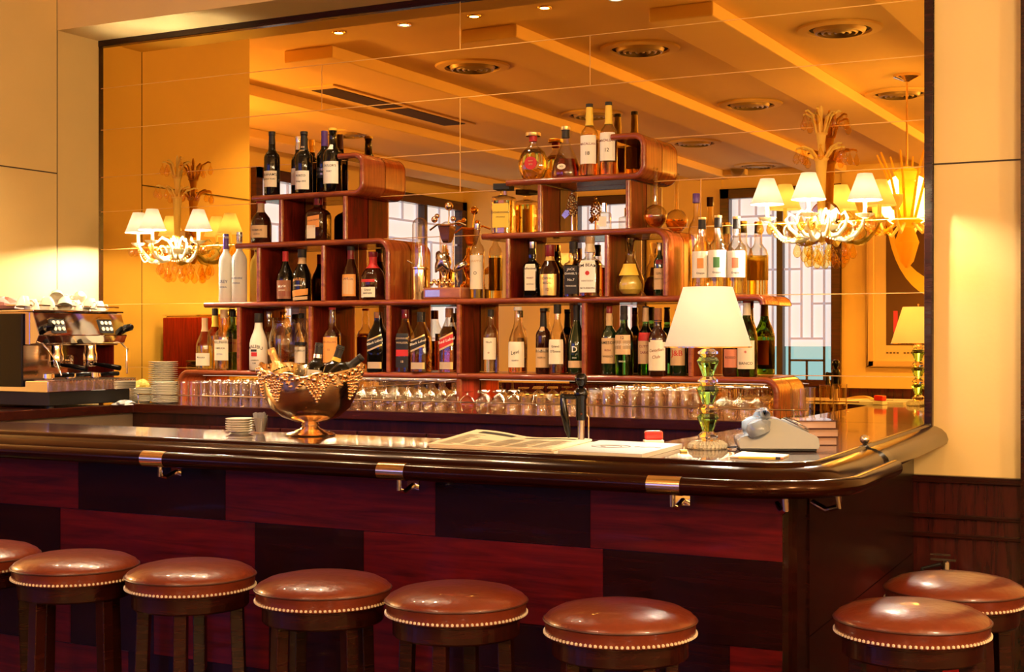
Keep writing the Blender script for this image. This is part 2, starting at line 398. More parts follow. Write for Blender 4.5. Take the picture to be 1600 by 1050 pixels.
def window(idx, w, h, loc, rz, blind_h):
    """lattice window, local x along the wall, local -y outdoors, faces +y"""
    t = bpy.data.objects.new('window_%d' % idx, None); COL.objects.link(t); t.location = loc; t.rotation_euler = (0, 0, rz); t['kind'] = 'structure'
    f = .11
    G().box(0, f, -.12, .05, 0, h).box(w - f, w, -.12, .05, 0, h).box(0, w, -.12, .05, h - f, h).box(0, w, -.12, .05, 0, .08).build('frame', M_WFR, t, False, bevel=.006)
    G().box(f, w - f, -.14, -.135, .08, h - f).build('sky_view', M_SKY, t, False)
    G().box(f, w - f, -.07, -.066, h - blind_h, h - f).build('roller_blind', M_BLIND, t, False)
    g = G(); gu = G(); a, b, y0, y1 = f, w - f, -.05, -.03
    k = .012; zb = h - blind_h
    def vb(x, z0, z1):
        if z0 < zb: g.box(x - k, x + k, y0, y1, z0, min(z1, zb))
        if z1 > zb: gu.box(x - k, x + k, y0, y1, max(z0, zb), z1)
    def hb(z, x0, x1): (g if z < zb else gu).box(x0, x1, y0, y1, z - k, z + k)
    n = max(1, round((b - a) / .75)); cw = (b - a) / n
    for i in range(n):
        l, r_ = a + i * cw, a + (i + 1) * cw
        vb(l + .10, .08, h - f); vb(r_ - .10, .08, h - f); vb(l + .24, .55, h - .55); vb(r_ - .24, .55, h - .55)
        if i: g.box(l - .035, l + .035, -.1, .03, .08, h - f)
        for z in (.3, .55, h - .55, h - .32): hb(z, l + .10, r_ - .10)
        for z in (.95, 1.35, 1.75): hb(z, l + .0, l + .24); hb(z, r_ - .24, r_)
        vb((l + r_) / 2, .08, .3); vb((l + r_) / 2, h - .32, h - f)
    g.build('lattice', M_LATT, t, False)
    gu.build('backlit_lattice', M_LATT_LIT, t, False)
    G().box(a, b, -.10, -.097, .08, h - f).build('pane', M_PANE, t, False)
hW = wtop - wbot
window(1, far(1010) - far(893), hW, (far(893), YF, wbot), 0, hW - .46)
window(2, far(1315) - far(1127), hW, (far(1127), YF, wbot), 0, hW - .46)
# side-wall windows: local x runs along -Y of the room
def side(px):   # mirror pixel -> real Y on the X = XW wall
    return 2 * YM - XW / rat(px)
ya, yb = side(392), side(470)
w3 = (min(ya, yb), max(ya, yb))
window(3, abs(yb - ya), hW, (XW + .02, max(ya, yb), wbot), -math.pi / 2, hW - .5)
ya, yb = side(592), side(722)
w4 = (max(YF, min(ya, yb)), max(ya, yb))
window(4, abs(yb - ya), hW, (XW + .02, max(ya, yb), wbot), -math.pi / 2, hW - .5)
g = G().box(XW - .15, XW, YF, 4.8, 0, wbot).box(XW - .15, XW, YF, 4.8, wtop, ZC)
g.box(XW - .15, XW, YF - .1, w4[0], wbot, wtop).box(XW - .15, XW, w4[1], w3[0], wbot, wtop).box(XW - .15, XW, w3[1], 4.8, wbot, wtop)
struct('wall_side', g, M_WALL)
struct('trim_10', G().box(XW, XW + .03, YF, 4.6, 0, wf), MATS['wainscot'])

# ceiling vents (round), found through their mirror images
vent_proto = None
def ceil_at(px, py, dz=1.95):
    t = dz * F_PX / (HOR - py); u = (px - 800) / F_PX
    return (t * (-ST + CT * u), 2 * YM - t * (CT + ST * u))
M_VENT = pm('vent_metal', (.42, .28, .14), rough=.4, metal=.3); M_VENTD = pm('vent_shadow', (.05, .02, .01), rough=.8)
def vent():
    t = thing('ceiling_vent', 'x', 'ceiling vent', (0, 0, 0), 0, 'round ceiling vents')
    G().lathe([(.27, 0), (.26, -.012), (.20, -.018), (.19, -.004)], 40, caps=False).build('rim', M_CEIL, t)
    G().lathe([(1e-4, -.003), (.195, -.003)], 40, caps=False).build('dark_throat', M_VENTD, t)
    g = G()
    for r_ in (.165, .125, .085, .045): g.lathe([(r_, -.006), (r_ - .012, -.03), (r_ - .026, -.034), (r_ - .014, -.006)], 32, caps=False)
    g.build('cone_ring', M_VENT, t)
    return t
vlist = [(738, 103, 'round ceiling vent reflected above the top-left port bottles, left of its row'), (1000, 75, 'round ceiling vent reflected high above the tallest top-shelf whisky bottles'), (1312, 44, 'large round ceiling vent reflected near the top right corner of mirror'),
         (1405, 145, 'round ceiling vent reflected against the right edge of mirror'), (1172, 162, 'round ceiling vent reflected up-left of the right chandelier sconce'), (925, 178, 'round ceiling vent reflected right behind the tall top-shelf whisky bottles'),
         (545, 208, 'round ceiling vent reflected just above the top-left shelf hook'), (1085, 222, 'small round ceiling vent reflected between the hooked top shelf and right sconce'), (1184, 258, 'small faint ceiling vent reflected above the purple-capped bottle and lattice window')]
v0 = vent()
for i, (px, py, lb) in enumerate(vlist):
    o = v0 if i == 0 else copy_tree(v0)
    x, y = ceil_at(px, py); o.location = (x, y, ZC - .001); o['label'] = lb
# air grille
x0, y0 = ceil_at(505, 137); x1, y1 = ceil_at(718, 192)
t = thing('air_grille', 'long dark slotted air grille in the ceiling reflected at upper left', 'air grille', (x0, 0, 0))
G().box(-.16, .16, y1 - .1, y0 + .1, ZC - .012, ZC - .001).build('frame', M_CEIL, t, False)
G().box(-.11, .11, y1, (y0 + y1) / 2 - .04, ZC - .016, ZC - .011).box(-.11, .11, (y0 + y1) / 2 + .04, y0, ZC - .016, ZC - .011).build('slot_panel', M_VENTD, t, False)
# downlights over the bar
dl = thing('downlight', 'x', 'ceiling light', (0, 0, 0), 0, 'row of recessed downlights over the bar')
G().lathe([(.045, 0), (.043, -.006), (.030, -.006), (.028, 0)], 24, caps=False).build('trim_ring', M_BRASS, dl)
G().lathe([(1e-4, -.002), (.027, -.004)], 24, caps=False).build('lit_lens', pm('downlight_lens', (1, .9, .6), emit=(1, .82, .5), est=60), dl)
DL = [(528, 50), (629, 37), (739, 24), (850, 11), (968, 1)]
xs = [ceil_at(*p)[0] for p in DL]; ys = [ceil_at(*p)[1] for p in DL]
ydl = sum(ys) / 5
names = ['leftmost of the recessed downlights reflected in the mirror top', 'second from left of the lit downlights reflected in mirror', 'middle one of the five lit downlights reflected in mirror', 'fourth from left of the lit downlights reflected in mirror', 'rightmost of the recessed downlights cut by the mirror top edge']
for i, x in enumerate(xs):
    o = dl if i == 0 else copy_tree(dl)
    z = ZC - .001
    o.location = (x, ydl, z); o['label'] = names[i]
    lamp('downlight_beam', 'SPOT', (x, ydl, z - .03), 110, size=.03, spot=95, blend=.8)
# fill lights added out of the mirror's view to brighten the dining side
for x, y, z, e in ((.9, 2.3, 2.5, 150), (1.6, -.6, 2.5, 260), (-.4, -2.9, 2.6, 260), (3.4, 2.6, 2.4, 200), (-8.2, 3.7, 2.5, 240)):
    lamp('dining_fill', 'POINT', (x, y, z), e, size=.16, color=(1, .74, .44))
for x, y in ((-6.6, 1.0), (-4.6, -1.0), (-2.2, .4), (-6.8, -2.4), (-3.0, -2.6)):  # more added fill: bare spots under the ceiling, no fixtures modelled
    lamp('dining_fill_spot', 'SPOT', (x, y, ZB - .02), 180, size=.03, spot=110, color=(1, .74, .44))
# soffit wash light near the top-left of the picture
lamp('soffit_light', 'SPOT', (PX(560, 5.2), 5.15, ZC - .05), 60, size=.04, spot=100, rot=(R(25), 0, 0), blend=.9)

# ================================================================ COUNTERS
ZBAR, ZBK = 1.10, 1.119
YFI = 3.83               # inner edge of the front nosing
# outline of the top along the guest side (left -> corner -> mirror wall)
def guest_path():
    pts = [(-7.4, YFI), (-6, YFI), (-4.5, YFI), (-3, YFI), (-1.6, YFI)]
    cxx, cyy, r = -1.10 - .17, YFI + .17, .17
    pts.append((cxx, YFI))
    for k in range(1, 12):
        a = -math.pi / 2 + k * math.pi / 24
        pts.append((cxx + r * math.cos(a) , cyy + r * math.sin(a)))
    for k in range(1, 8): pts.append((-1.10 - .078 * k / 7, cyy + (YM - cyy) * k / 7))
    return pts
def offs(pts, d):
    out = []
    for i, p in enumerate(pts):
        a = Vector(pts[max(0, i - 1)]); b = Vector(pts[min(len(pts) - 1, i + 1)])
        t = (b - a).normalized(); n = Vector((t.y, -t.x))
        out.append((p[0] + n.x * d, p[1] + n.y * d))
    return out
GP = guest_path()
def sweep(prof, pts, close=True):
    v, f = [], []; m = len(prof)
    ring = [offs(pts, o) for o, z in prof]
    for i in range(len(pts)):
        for j in range(m): v.append((ring[j][i][0], ring[j][i][1], prof[j][1]))
    for i in range(len(pts) - 1):
        for j in range(m if close else m - 1):
            j2 = (j + 1) % m
            f.append((i * m + j, (i + 1) * m + j, (i + 1) * m + j2, i * m + j2))
    f.append(tuple(range(m))); f.append(tuple((len(pts) - 1) * m + j for j in range(m - 1, -1, -1)))
    return v, f
bar = thing('bar_counter', 'long dark mahogany bar with rounded corner, veneered front and glossy top', 'bar counter', (0, 0, 0))
inner = [(-1.78, YM - .01), (-1.78, 4.45), (-1.90, 4.32), (-7.4, 4.32)]
poly = GP + inner
G().prism(poly, ZBAR - .04, ZBAR, 'z').build('bar_top', M_TOP, bar, False)
prof = [(-.002, ZBAR + .0005), (.002, ZBAR + .006), (.010, ZBAR + .008), (.018, ZBAR + .004), (.022, ZBAR - .004), (.040, ZBAR - .008), (.062, ZBAR - .018), (.080, ZBAR - .036), (.088, ZBAR - .060), (.082, ZBAR - .078), (.055, ZBAR - .085), (-.002, ZBAR - .085)]
v, f = sweep(prof, GP); G().add(v, f).build('nosing', M_NOSE, bar, ang=50)
# armrest rail: front and round the corner
RP = [p for p in GP if p[1] < 4.42]
RP.append((GP[-1][0] * 0 + -1.118, 4.55))
ro = offs(RP, .118)
g = G(); g.tube([(x, y, ZBAR - .058) for x, y in ro], .0255, 18)
rail = g.build('armrest_rail', M_NOSE, bar, ang=60)
def rail_clip(x, y, nx, ny, w=.10):
    # sleeve round the rail with a hook bracket underneath; n = outward normal
    tx, ty = -ny, nx
    g = G(); zc = ZBAR - .058
    g.cyl((x - tx * w / 2, y - ty * w / 2, zc), (x + tx * w / 2, y + ty * w / 2, zc), .0275, 24)
    c = g.build('rail_sleeve', M_BRASS, bar)
    g = G()
    bx, by = x + tx * .02, y + ty * .02
    g.tube([(bx, by, zc - .02), (bx, by, zc - .055), (bx - nx * .03, by - ny * .03, zc - .065), (bx - nx * .08, by - ny * .08, zc - .05)], .008, 10)
    g.box(-.022, .022, -.003, .003, -.014, .014, Matrix.Translation((bx - nx * .085, by - ny * .085, zc - .05)) @ Matrix.Rotation(math.atan2(ty, tx), 4, 'Z'))
    g.build('hook_bracket', M_CHR, c)
for px in (243, 615, 1040):
    yy = YFI - .118; rail_clip(PX(px, yy), yy, 0, -1)
cxn = -1.10 - .17 + .288 * math.cos(R(-28)); cyn = YFI + .17 + .288 * math.sin(R(-28))
g = G(); zc = ZBAR - .058
for a in (-58, -22):
    x = -1.27 + .24 * math.cos(R(a)); y = YFI + .17 + .24 * math.sin(R(a))
    nx, ny = math.cos(R(a)), math.sin(R(a))
    g.tube([(x + nx * .04, y + ny * .04, zc - .02), (x + nx * .04, y + ny * .04, zc - .055), (x, y, zc - .068), (x - nx * .05, y - ny * .05, zc - .05)], .009, 10)
g.build('hook_bracket', M_CHR, bar)
# dark strap and ball joint over the return nosing
ip = [p for p in GP if p[1] > 4.7][0]
v, f = sweep([(o * 1.04 - .002, z + (.003 if z > ZBAR - .08 else -.002)) for o, z in prof], [(-1.118, 4.62), (-1.119, 4.65), (-1.120, 4.70)]); G().add(v, f).build('nosing_strap', M_BLACK, bar)
G().sph((-1.122, 4.66, ZBAR + .022), .016, 16).cyl((-1.122, 4.66, ZBAR - .005), (-1.122, 4.66, ZBAR + .015), .007).build('ball_knob', M_CHR, bar)
# body: veneered panels as rows of rectangles on the front
YB = YFI + .03
body = offs(GP, -.05)
bodypoly = body + [(-1.72, YM - .03), (-1.72, 4.28), (-7.4, 4.28)]
G().prism(bodypoly, .0, ZBAR - .04, 'z').build('bar_body', M_BARD, bar, False)
zr = [.073, .323, .573, .823, 1.07]
def XB(px): return PX(px, YFI + .045)
rows = {3: [(None, 122, 0), (122, 352, 1), (352, 680, 0), (680, 922, 1), (922, 1222, 0)], 2: [(None, 94, 1), (94, 398, 0), (398, 568, 1), (568, 942, 0), (942, 1222, 1)],
        1: [(None, 40, 1), (40, 110, 0), (110, 240, 1), (240, 420, 0), (420, 560, 1), (560, 700, 0), (700, 1140, 1), (1140, 1222, 0)], 0: [(None, 200, 0), (200, 500, 1), (500, 860, 0), (860, 1140, 1), (1140, 1222, 0)]}
for rr_, cells in rows.items():
    for a, b, d in cells:
        x0 = -7.3 if a is None else XB(a); x1 = XB(b)
        o = G().box(x0 + .0008, x1 - .0008, YFI + .046, YFI + .052, zr[rr_] + .0012, zr[rr_ + 1] - .0012).build('veneer_panel', M_BARD if d else M_BARR, bar, False)
# return side: veneer strips on the guest side, following the slanted line
rb = [p for p in offs(GP, -.044) if p[1] > 4.0]
for k, (ya, yb, za, zb, d) in enumerate(((4.1, 4.7, .573, 1.07, 1), (4.7, 5.9, .573, 1.07, 1), (4.1, 4.9, .073, .573, 1), (4.9, 5.9, .073, .573, 1))):
    x0 = -1.10 - .078 * (ya - 4.0) / 1.95 - .046; x1 = -1.10 - .078 * (yb - 4.0) / 1.95 - .046
    G().prism([(x0, ya), (x1, yb), (x1 - .006, yb), (x0 - .006, ya)], za + .002, zb - .002, 'z').build('veneer_panel', M_BARD if d else M_BARR, bar, False)

# back counter along the mirror + left counter, as an L
YK = 5.50; XK = PX(208, YK)
bk = thing('back_counter', 'dark mahogany counter running below the mirror, carrying glasses and plates', 'counter', (0, 0, 0))
G().prism([(XL + .005, 4.35), (XK, 4.35), (XK, YK), (-1.80, YK), (-1.80, YM - .005), (XL + .005, YM - .005)], ZBK - .045, ZBK, 'z').build('countertop', M_TOP, bk, False, bevel=.004)
G().box(XK - .05, -1.82, YK + .04, YM - .02, .08, ZBK - .045).build('cabinet_body', M_CAB, bk, False)
G().box(XL + .01, XK - .04, 4.4, YK + .3, .0, ZBK - .045).build('side_body', pm('steel_cabinet', (.34, .25, .17), rough=.4, metal=.2), bk, False)
dx = [PX(p, YK + .03) for p in (225, 330, 440, 560, 668, 768, 938, 1120)]
for i in range(len(dx) - 1):
    d = G().box(dx[i] + .003, dx[i + 1] - .003, YK + .018, YK + .04, .12, ZBK - .10).build('door', M_CAB, bk, False, bevel=.003)
    G().tube([(dx[i + 1] - .05, YK + .018, .9), (dx[i + 1] - .05, YK - .005, .9), (dx[i + 1] - .05, YK - .005, .8), (dx[i + 1] - .05, YK + .018, .8)], .004, 8).build('handle', M_CHR, d)
# gallery rail in front of the glasses
gr = thing('gallery_rail', 'thin chrome rail on short posts along the front edge of back counter', 'rail', (0, 0, 0))
zr_ = ZBK + .048; yr = YK + .03
xa, xb = PX(214, yr), PX(1262, yr)
G().tube([(xa, yr, zr_), (xb, yr, zr_)], .0028, 8).build('rail_rod', M_CHR, gr)
for px in (216, 378, 560, 659, 762, 888, 989, 1110, 1240):
    x = PX(px, yr)
    G().cyl((x, yr, ZBK), (x, yr, zr_), .003, 8).lathe([(.012, 0), (.012, .002), (.004, .004)], 14, Matrix.Translation((x, yr, ZBK))).sph((x, yr, zr_), .006, 10).build('post', M_CHR, gr)

# ================================================================ SHELVING
YS0 = 5.75; TK = .026
def XS(px): return PX(px, YS0)
S1, S2, S3, S4 = 1.290, 1.641, 1.942, 2.182
sh = thing('shelving_unit', 'stepped mahogany bottle shelving with bentwood curled ends standing against the mirror', 'shelf', (0, 0, 0))
def ribbon(pts, name, t=TK, mat=M_ARCH, hook=False):
    """bent board: centre line pts (x,z), thickness t, from the mirror out to the rounded front edge"""
    n = len(pts); L, Rr = [], []
    for i, p in enumerate(pts):
        a = Vector(pts[max(0, i - 1)]); b = Vector(pts[min(n - 1, i + 1)]); d = (b - a).normalized(); q = Vector((-d.y, d.x)) * t / 2
        L.append((p[0] + q.x, p[1] + q.y)); Rr.append((p[0] - q.x, p[1] - q.y))
    out = L + Rr[::-1]
    o = G().prism(out, YS0 + .014, YM - .003, 'y').build(name, mat, sh, True, ang=30)
    g = G(); v, f = [], []
    # bullnose front edge (half round)
    k = 8
    for i, p in enumerate(pts):
        a = Vector(pts[max(0, i - 1)]); b = Vector(pts[min(n - 1, i + 1)]); d = (b - a).normalized(); q = Vector((-d.y, d.x))
        for j in range(k + 1):
            w = math.pi * j / k
            v.append((p[0] + q.x * math.cos(w) * t * .54, YS0 + .014 - math.sin(w) * .014, p[1] + q.y * math.cos(w) * t * .54))
    for i in range(n - 1):
        for j in range(k): f.append((i * (k + 1) + j, (i + 1) * (k + 1) + j, (i + 1) * (k + 1) + j + 1, i * (k + 1) + j + 1))
    f.append(tuple(range(k + 1))); f.append(tuple((n - 1) * (k + 1) + j for j in range(k, -1, -1)))
    g.add(v, f).build('edge_nosing', M_EDGE, o, True, ang=50)
    return o
def arc(cx, cz, r, a0, a1, n=10): return [(cx + r * math.cos(R(a0 + (a1 - a0) * i / n)), cz + r * math.sin(R(a0 + (a1 - a0) * i / n))) for i in range(n + 1)]
h = TK / 2
xl, xm, xr = XS(279) , XS(714), XS(1212)
r = .055
# S1 left: from the counter up, curve, along; right: along, curve, down to counter
ribbon([(xl, ZBK + .001)] + arc(xl + r, S1 - h - r, r, 180, 90) + [(xm - .001, S1 - h)], 'shelf')
ribbon([(xm + .001, S1 - h)] + arc(xr - r, S1 - h - r, r, 90, 0) + [(xr, ZBK + .001)], 'shelf')
ribbon([(XS(318), S2 - h), (XS(712), S2 - h)], 'shelf')
ribbon([(XS(712.5), S2 - h), (XS(1172), S2 - h)] + arc(XS(1180), S2 - h - .03, .03, 90, 0)[1:] + [], 'shelf')
x = XS(607)
ribbon([(XS(367), S3 - h)] + arc(x - r - .01, S3 - h - r, r, 90, 0) + [(x - .01, S2 + .001)], 'shelf')
x = XS(1042)
ribbon([(XS(752), S3 - h)] + arc(x - r - .01, S3 - h - r, r, 90, 0) + [(x - .01, S2 + .001)], 'shelf')
def hook(pa, pb, pc, ytop, s4):
    x = XS(pb) - .012; zt = PZ(pb, ytop, YS0); rr = .045
    ribbon([(XS(pa), s4 - h)] + arc(x - rr, s4 - h + rr, rr, -90, 0) + arc(x - rr, zt - rr, rr, 0, 90) + [(XS(pc), zt)], 'shelf')
hook(393, 567, 527, 241, S4)
hook(790, 1008, 954, 210, S4 + .004)
def divider(px, z0, z1):
    x = XS(px)
    d = G().box(x - .011, x + .011, YS0 + .012, YM - .004, z0 + .001, z1 - TK - .0005).build('divider', M_MAH, sh, False)
    G().lathe([(.0125, z0 + .001), (.0125, z1 - TK - .001)], 14, Matrix.Translation((x, YS0 + .014, 0))).build('edge_nosing', M_EDGE, d)
for px in (371, 483, 605, 715, 911, 1078): divider(px, S1, S2)
for px in (402, 503, 792, 947): divider(px, S2, S3)
for px in (437, 537, 842, 980): divider(px, S3, S4)
divider(715, ZBK, S1)

M_STRIP = pm('strip_diffuser', (1, .9, .7), emit=(1, .78, .45), est=1.2)
def strip(pa, pb, z, lab, e, Y=5.84):
    xa, xb = XS(pa), XS(pb)
    t = thing('strip_light', lab, 'light', ((xa + xb) / 2, Y, z))
    w = (xb - xa) / 2
    G().box(-w, w, -.010, .010, -.003, 0).build('housing', M_STEEL, t, False)
    G().box(-w + .004, w - .004, -.007, .007, -.0045, -.0032).build('diffuser', M_STRIP, t, False)
    l = lamp('strip_glow', 'AREA', (0, 0, -.007), e, size=2 * w, color=(1, .76, .44), parent=t)
    l.data.shape = 'RECTANGLE'; l.data.size_y = .014
strip(300, 700, S1 - TK - .0008, 'slim strip light under the bottom shelf, left of the centre divider', 9)
strip(735, 1190, S1 - TK - .0008, 'slim strip light under the bottom shelf, right of the centre divider', 9)

# ================================================================ BOTTLES
PROF = {  # (radius fraction, height fraction)
 'claret': [(.88, 0), (1, .02), (1, .58), (.97, .62), (.86, .66), (.62, .70), (.42, .735), (.37, .77), (.36, .93), (.41, .935), (.41, .965), (.36, .97), (.36, 1)],
 'port': [(.88, 0), (1, .02), (1, .56), (.98, .60), (.88, .64), (.62, .68), (.45, .72), (.42, .77), (.42, .80), (.37, .93), (.42, .94), (.42, 1)],
 'burg': [(.88, 0), (1, .02), (1, .42), (.97, .47), (.85, .55), (.62, .65), (.44, .73), (.37, .80), (.35, .94), (.40, .945), (.40, .98), (.36, 1)],
 'whisky': [(.90, 0), (1, .02), (1, .54), (.97, .58), (.85, .63), (.58, .67), (.42, .71), (.38, .77), (.42, .82), (.37, .88), (.34, 1)],
 'grappa': [(.88, 0), (1, .02), (1, .46), (.95, .52), (.78, .60), (.55, .68), (.38, .76), (.33, .84), (.34, 1)],
 'jw': [(.94, 0), (1, .015), (1, .56), (.95, .60), (.75, .68), (.52, .76), (.42, .81), (.37, .86), (.37, 1)],
 'square': [(.94, 0), (1, .015), (1, .52), (.98, .56), (.80, .61), (.50, .64), (.40, .68), (.46, .74), (.43, .80), (.38, .84), (.38, 1)],
 'squat': [(.88, 0), (1, .03), (1.0, .42), (.96, .50), (.84, .58), (.60, .66), (.36, .72), (.32, .78), (.33, 1)],
 'coint': [(.94, 0), (1, .02), (1, .56), (.94, .63), (.72, .69), (.42, .73), (.32, .76), (.30, .82), (.34, .84), (.34, 1)],
 'bell': [(.92, 0), (1, .03), (1, .14), (.93, .25), (.75, .40), (.50, .55), (.34, .65), (.28, .72), (.26, 1)],
 'flask': [(.55, 0), (.62, .02), (.84, .12), (.98, .26), (1, .36), (.95, .48), (.78, .60), (.50, .68), (.30, .73), (.26, .78), (.26, 1)],
 'slim': [(.90, 0), (1, .015), (1, .60), (.96, .65), (.80, .70), (.50, .74), (.36, .78), (.34, .98), (.36, 1)],
 'slope': [(.88, 0), (1, .02), (1, .35), (.96, .48), (.82, .58), (.62, .66), (.46, .74), (.40, .84), (.38, 1)],
 'pear': [(.60, 0), (.72, .02), (.94, .10), (1, .20), (.96, .30), (.80, .40), (.60, .50), (.50, .58), (.36, .64), (.33, .72), (.34, .76), (.36, .78)],
 'baileys': [(.86, 0), (.94, .02), (1, .20), (1, .42), (.93, .52), (.72, .62), (.50, .70), (.40, .76), (.38, .84), (.40, 1)],
 'mart': [(.90, 0), (1, .015), (1, .50), (.95, .55), (.80, .62), (.58, .68), (.42, .74), (.37, .80), (.34, .90), (.34, 1)],
 'box': [(.97, 0), (1, .015), (1, .70), (.96, .735), (.60, .76), (.30, .78), (.28, .82), (.28, 1)],
}
def interp(pr, z):
    for (r0, z0), (r1, z1) in zip(pr, pr[1:]):
        if z <= z1: return r0 + (r1 - r0) * (z - z0) / max(1e-9, z1 - z0)
    return pr[-1][0]
FACE = R(10)     # bottles face a little towards the room's middle
def bottle(px, Y, zb, top, w, kind, body, label, liq=None, fill=.5, e=2.0, sy=1.0, cap=None, caph=.10, foil=None, foilh=.25, lab=None, texts=(), rot=0, group='bottles on the bar shelves', name='bottle', capr=1.15, extra=None, H=None, loc=None):
    dep = DEP(px, Y) ; Rr = w / 2 * dep / F_PX
    if H is None: H = PZ(px, top, Y) - zb
    if loc is None: loc = (PX(px, Y), Y, zb + .0006)
    t = thing(name, label, 'bottle', loc, FACE + rot, group)
    pr = [(a * Rr, b * H) for a, b in PROF[kind]]
    n = 32
    bm_ = BOD[body]
    full = [(1e-5, .0)] + pr
    if body == 'clear':
        inn = [(max(1e-5, r_ - .0025), z_ + (.004 if i_ == 0 else 0)) for i_, (r_, z_) in enumerate(pr)]
        full = full + inn[::-1] + [(1e-5, .004)]
    b = G().lathe(full, n, e=e, sy=sy, caps=body != 'clear').build('glass_body', bm_, t, ang=50)
    if liq:
        lp = [(max(1e-4, r_ - .0032), z_) for r_, z_ in pr if z_ <= fill * H]
        lp[0] = (lp[0][0], .006)
        rl = max(1e-4, interp(pr, fill * H) - .0032); lp.append((rl, fill * H))
        G().lathe([(1e-5, .006)] + lp + [(1e-5, fill * H)], n, e=e, sy=sy, caps=False).build('liquid', LIQ[liq], t, ang=50)
    if foil:
        fp = [(interp(pr, z_) + .0006, z_) for z_ in [H * (1 - foilh) + i_ * H * foilh / 8 for i_ in range(9)]]
        G().lathe(fp, 20, e=2.0, caps=False, sy=1).build('neck_foil', CL[foil], t)
    if cap:
        rn = pr[-1][0] * capr
        G().lathe([(rn, H * (1 - caph)), (rn * 1.02, H * (1 - caph) + .001), (rn * 1.02, H * 1.0 - .001), (rn * .92, H + .001), (1e-5, H + .001)], 20, caps=False).build('cap', CL[cap], t)
    L = None
    if lab:
        ls = lab if isinstance(lab, list) else [lab]
        for q in ls:
            cm, z0, z1, half = q[:4]; slant = q[4] if len(q) > 4 else 0; cen = R(q[5]) if len(q) > 5 else 0
            g = patch(G(), Rr, z0 * H, z1 * H, cen - R(half), cen + R(half), e=e, sy=sy, slant=slant * H, m=10, prof=lambda z: interp(pr, z), off=.0007)
            L_ = g.build('label', CL[cm], t)
            if L is None: L = L_
    for q in texts:
        s, size, zc, cm = q[:4]; kw = q[4] if len(q) > 4 else {}
        zz = zc * H
        bent_text(L if L is not None else b, s, size * H, interp(pr, zz), zz, CL[cm], e=e, sy=sy, off=.0012, **kw)
    if extra: extra(t, Rr, H, pr)
    return t
YN = 5.84
# ---- top left shelf: port wines
bottle(425, 5.81, S4, 206, 25, 'port', 'dark', 'port wine bottle leftmost on the top-left shelf, cream label', cap=None, foil='black', foilh=.2, lab=[('cream', .13, .38, 62)], texts=(("GRAHAM'S", .055, .32, 'ink'), ('TAWNY PORT', .035, .25, 'ink')))
bottle(466, 5.89, S4, 214, 22, 'port', 'dark', 'dark bottle with pale capsule peeking from behind second port on top-left shelf', foil='silver', foilh=.22, lab=[('cream', .18, .46, 60)])
bottle(475, 5.80, S4, 206, 27, 'port', 'dark', 'port wine bottle with low cream label, middle of the top-left shelf', foil='black', foilh=.3, lab=[('white', .06, .36, 60), ('silver', .68, .76, 30)], texts=(('PORTO', .05, .28, 'ink'), ('Vintage 2003', .035, .19, 'ink')))
bottle(507, 5.88, S4, 205, 25, 'port', 'dark', 'dark bottle with silver crest behind the yellow-topped port', foil='purple', foilh=.24, lab=[('black', .25, .42, 50)], texts=(('ROYAL', .05, .38, 'silver'), ('OPORTO', .045, .31, 'silver')))
bottle(520, 5.79, S4, 201, 29, 'port', 'dark', 'port wine bottle with yellow stopper and large white label, top-left shelf', cap='yellow', caph=.035, lab=[('white', .12, .47, 60), ('white', .66, .74, 26), ('orange', .15, .45, 50, 0, 180)], texts=(("TAYLOR'S", .05, .40, 'ink'), ('PORT', .035, .31, 'ink')))
# ---- second shelf left
bottle(408, 5.82, S3, 312, 32, 'squat', 'brown', 'squat whisky liqueur bottle with red cap on the left end of second shelf', liq=None, cap='red', caph=.09, capr=1.4, foil='tan', foilh=.30, lab=[('tan', .12, .40, 62)], texts=(('DRAMBUIE', .055, .29, 'ink'), ('LIQUEUR', .04, .20, 'ink')))
bottle(497, 5.82, S3, 307, 36, 'coint', 'brown', 'square-shouldered brown orange-liqueur bottle with red cap on second shelf', e=4, cap='wine', caph=.20, capr=1.15, lab=[('orange', .28, .55, 30, .04), ('cream', .05, .34, 22, 0, -10)], texts=(('COINTREAU', .045, .45, 'ink', {'slant': .15}),))
# ---- third shelf left
bottle(353, 5.82, S2, 366, 22, 'claret', 'frost', 'frosted vodka bottle with purple cap, leftmost on the long shelf', cap='purple', caph=.22, capr=1.12, texts=(('GREY', .06, .30, 'blue'), ('VODKA', .035, .22, 'blue')))
bottle(374, 5.83, S2, 363, 24, 'claret', 'frost', 'frosted vodka bottle with tree print beside the purple-capped one', cap='silver', caph=.14, capr=1.12, texts=(('BELVEDERE', .038, .34, 'blue'), ('VODKA', .035, .27, 'blue')),
       extra=lambda t, r_, H, pr: G().cyl((-.008, -r_ - .0005, H * .38), (-.006, -r_ - .0005, H * .6), .0008).build('tree_print', CL['blue'], t))
bottle(446, 5.80, S2, 393, 27, 'grappa', 'dark', 'dark liqueur bottle with red foil neck and dark red label, third shelf', foil='red', foilh=.20, lab=[('brownl', .05, .42, 65), ('wine', .10, .20, 66)], texts=(('Marie', .075, .30, 'white', {'slant': .1}), ('BRIZARD', .035, .22, 'cream')))
bottle(472, 5.80, S2, 390, 30, 'baileys', 'dark', 'dark cream-liqueur bottle with orange banner beside the dark one with the red foil neck', cap='ink', caph=.16, foil='cork', foilh=.28, lab=[('orange', .10, .22, 62, .05), ('tan', .02, .08, 60, .03)], texts=(('BAILEYS', .075, .42, 'orange', {'arch': 6}), ('ORIGINAL', .04, .30, 'cream')))
bottle(548, 5.82, S2, 385, 27, 'slope', 'brown', 'brown liqueur bottle with tall arched orange label on third shelf', cap='ink', caph=.08, foil='wine', foilh=.24, lab=[('orange', .08, .48, 58), ('tan', .12, .42, 44)], texts=(('KAHLUA', .055, .40, 'wine', {'arch': 5}),))
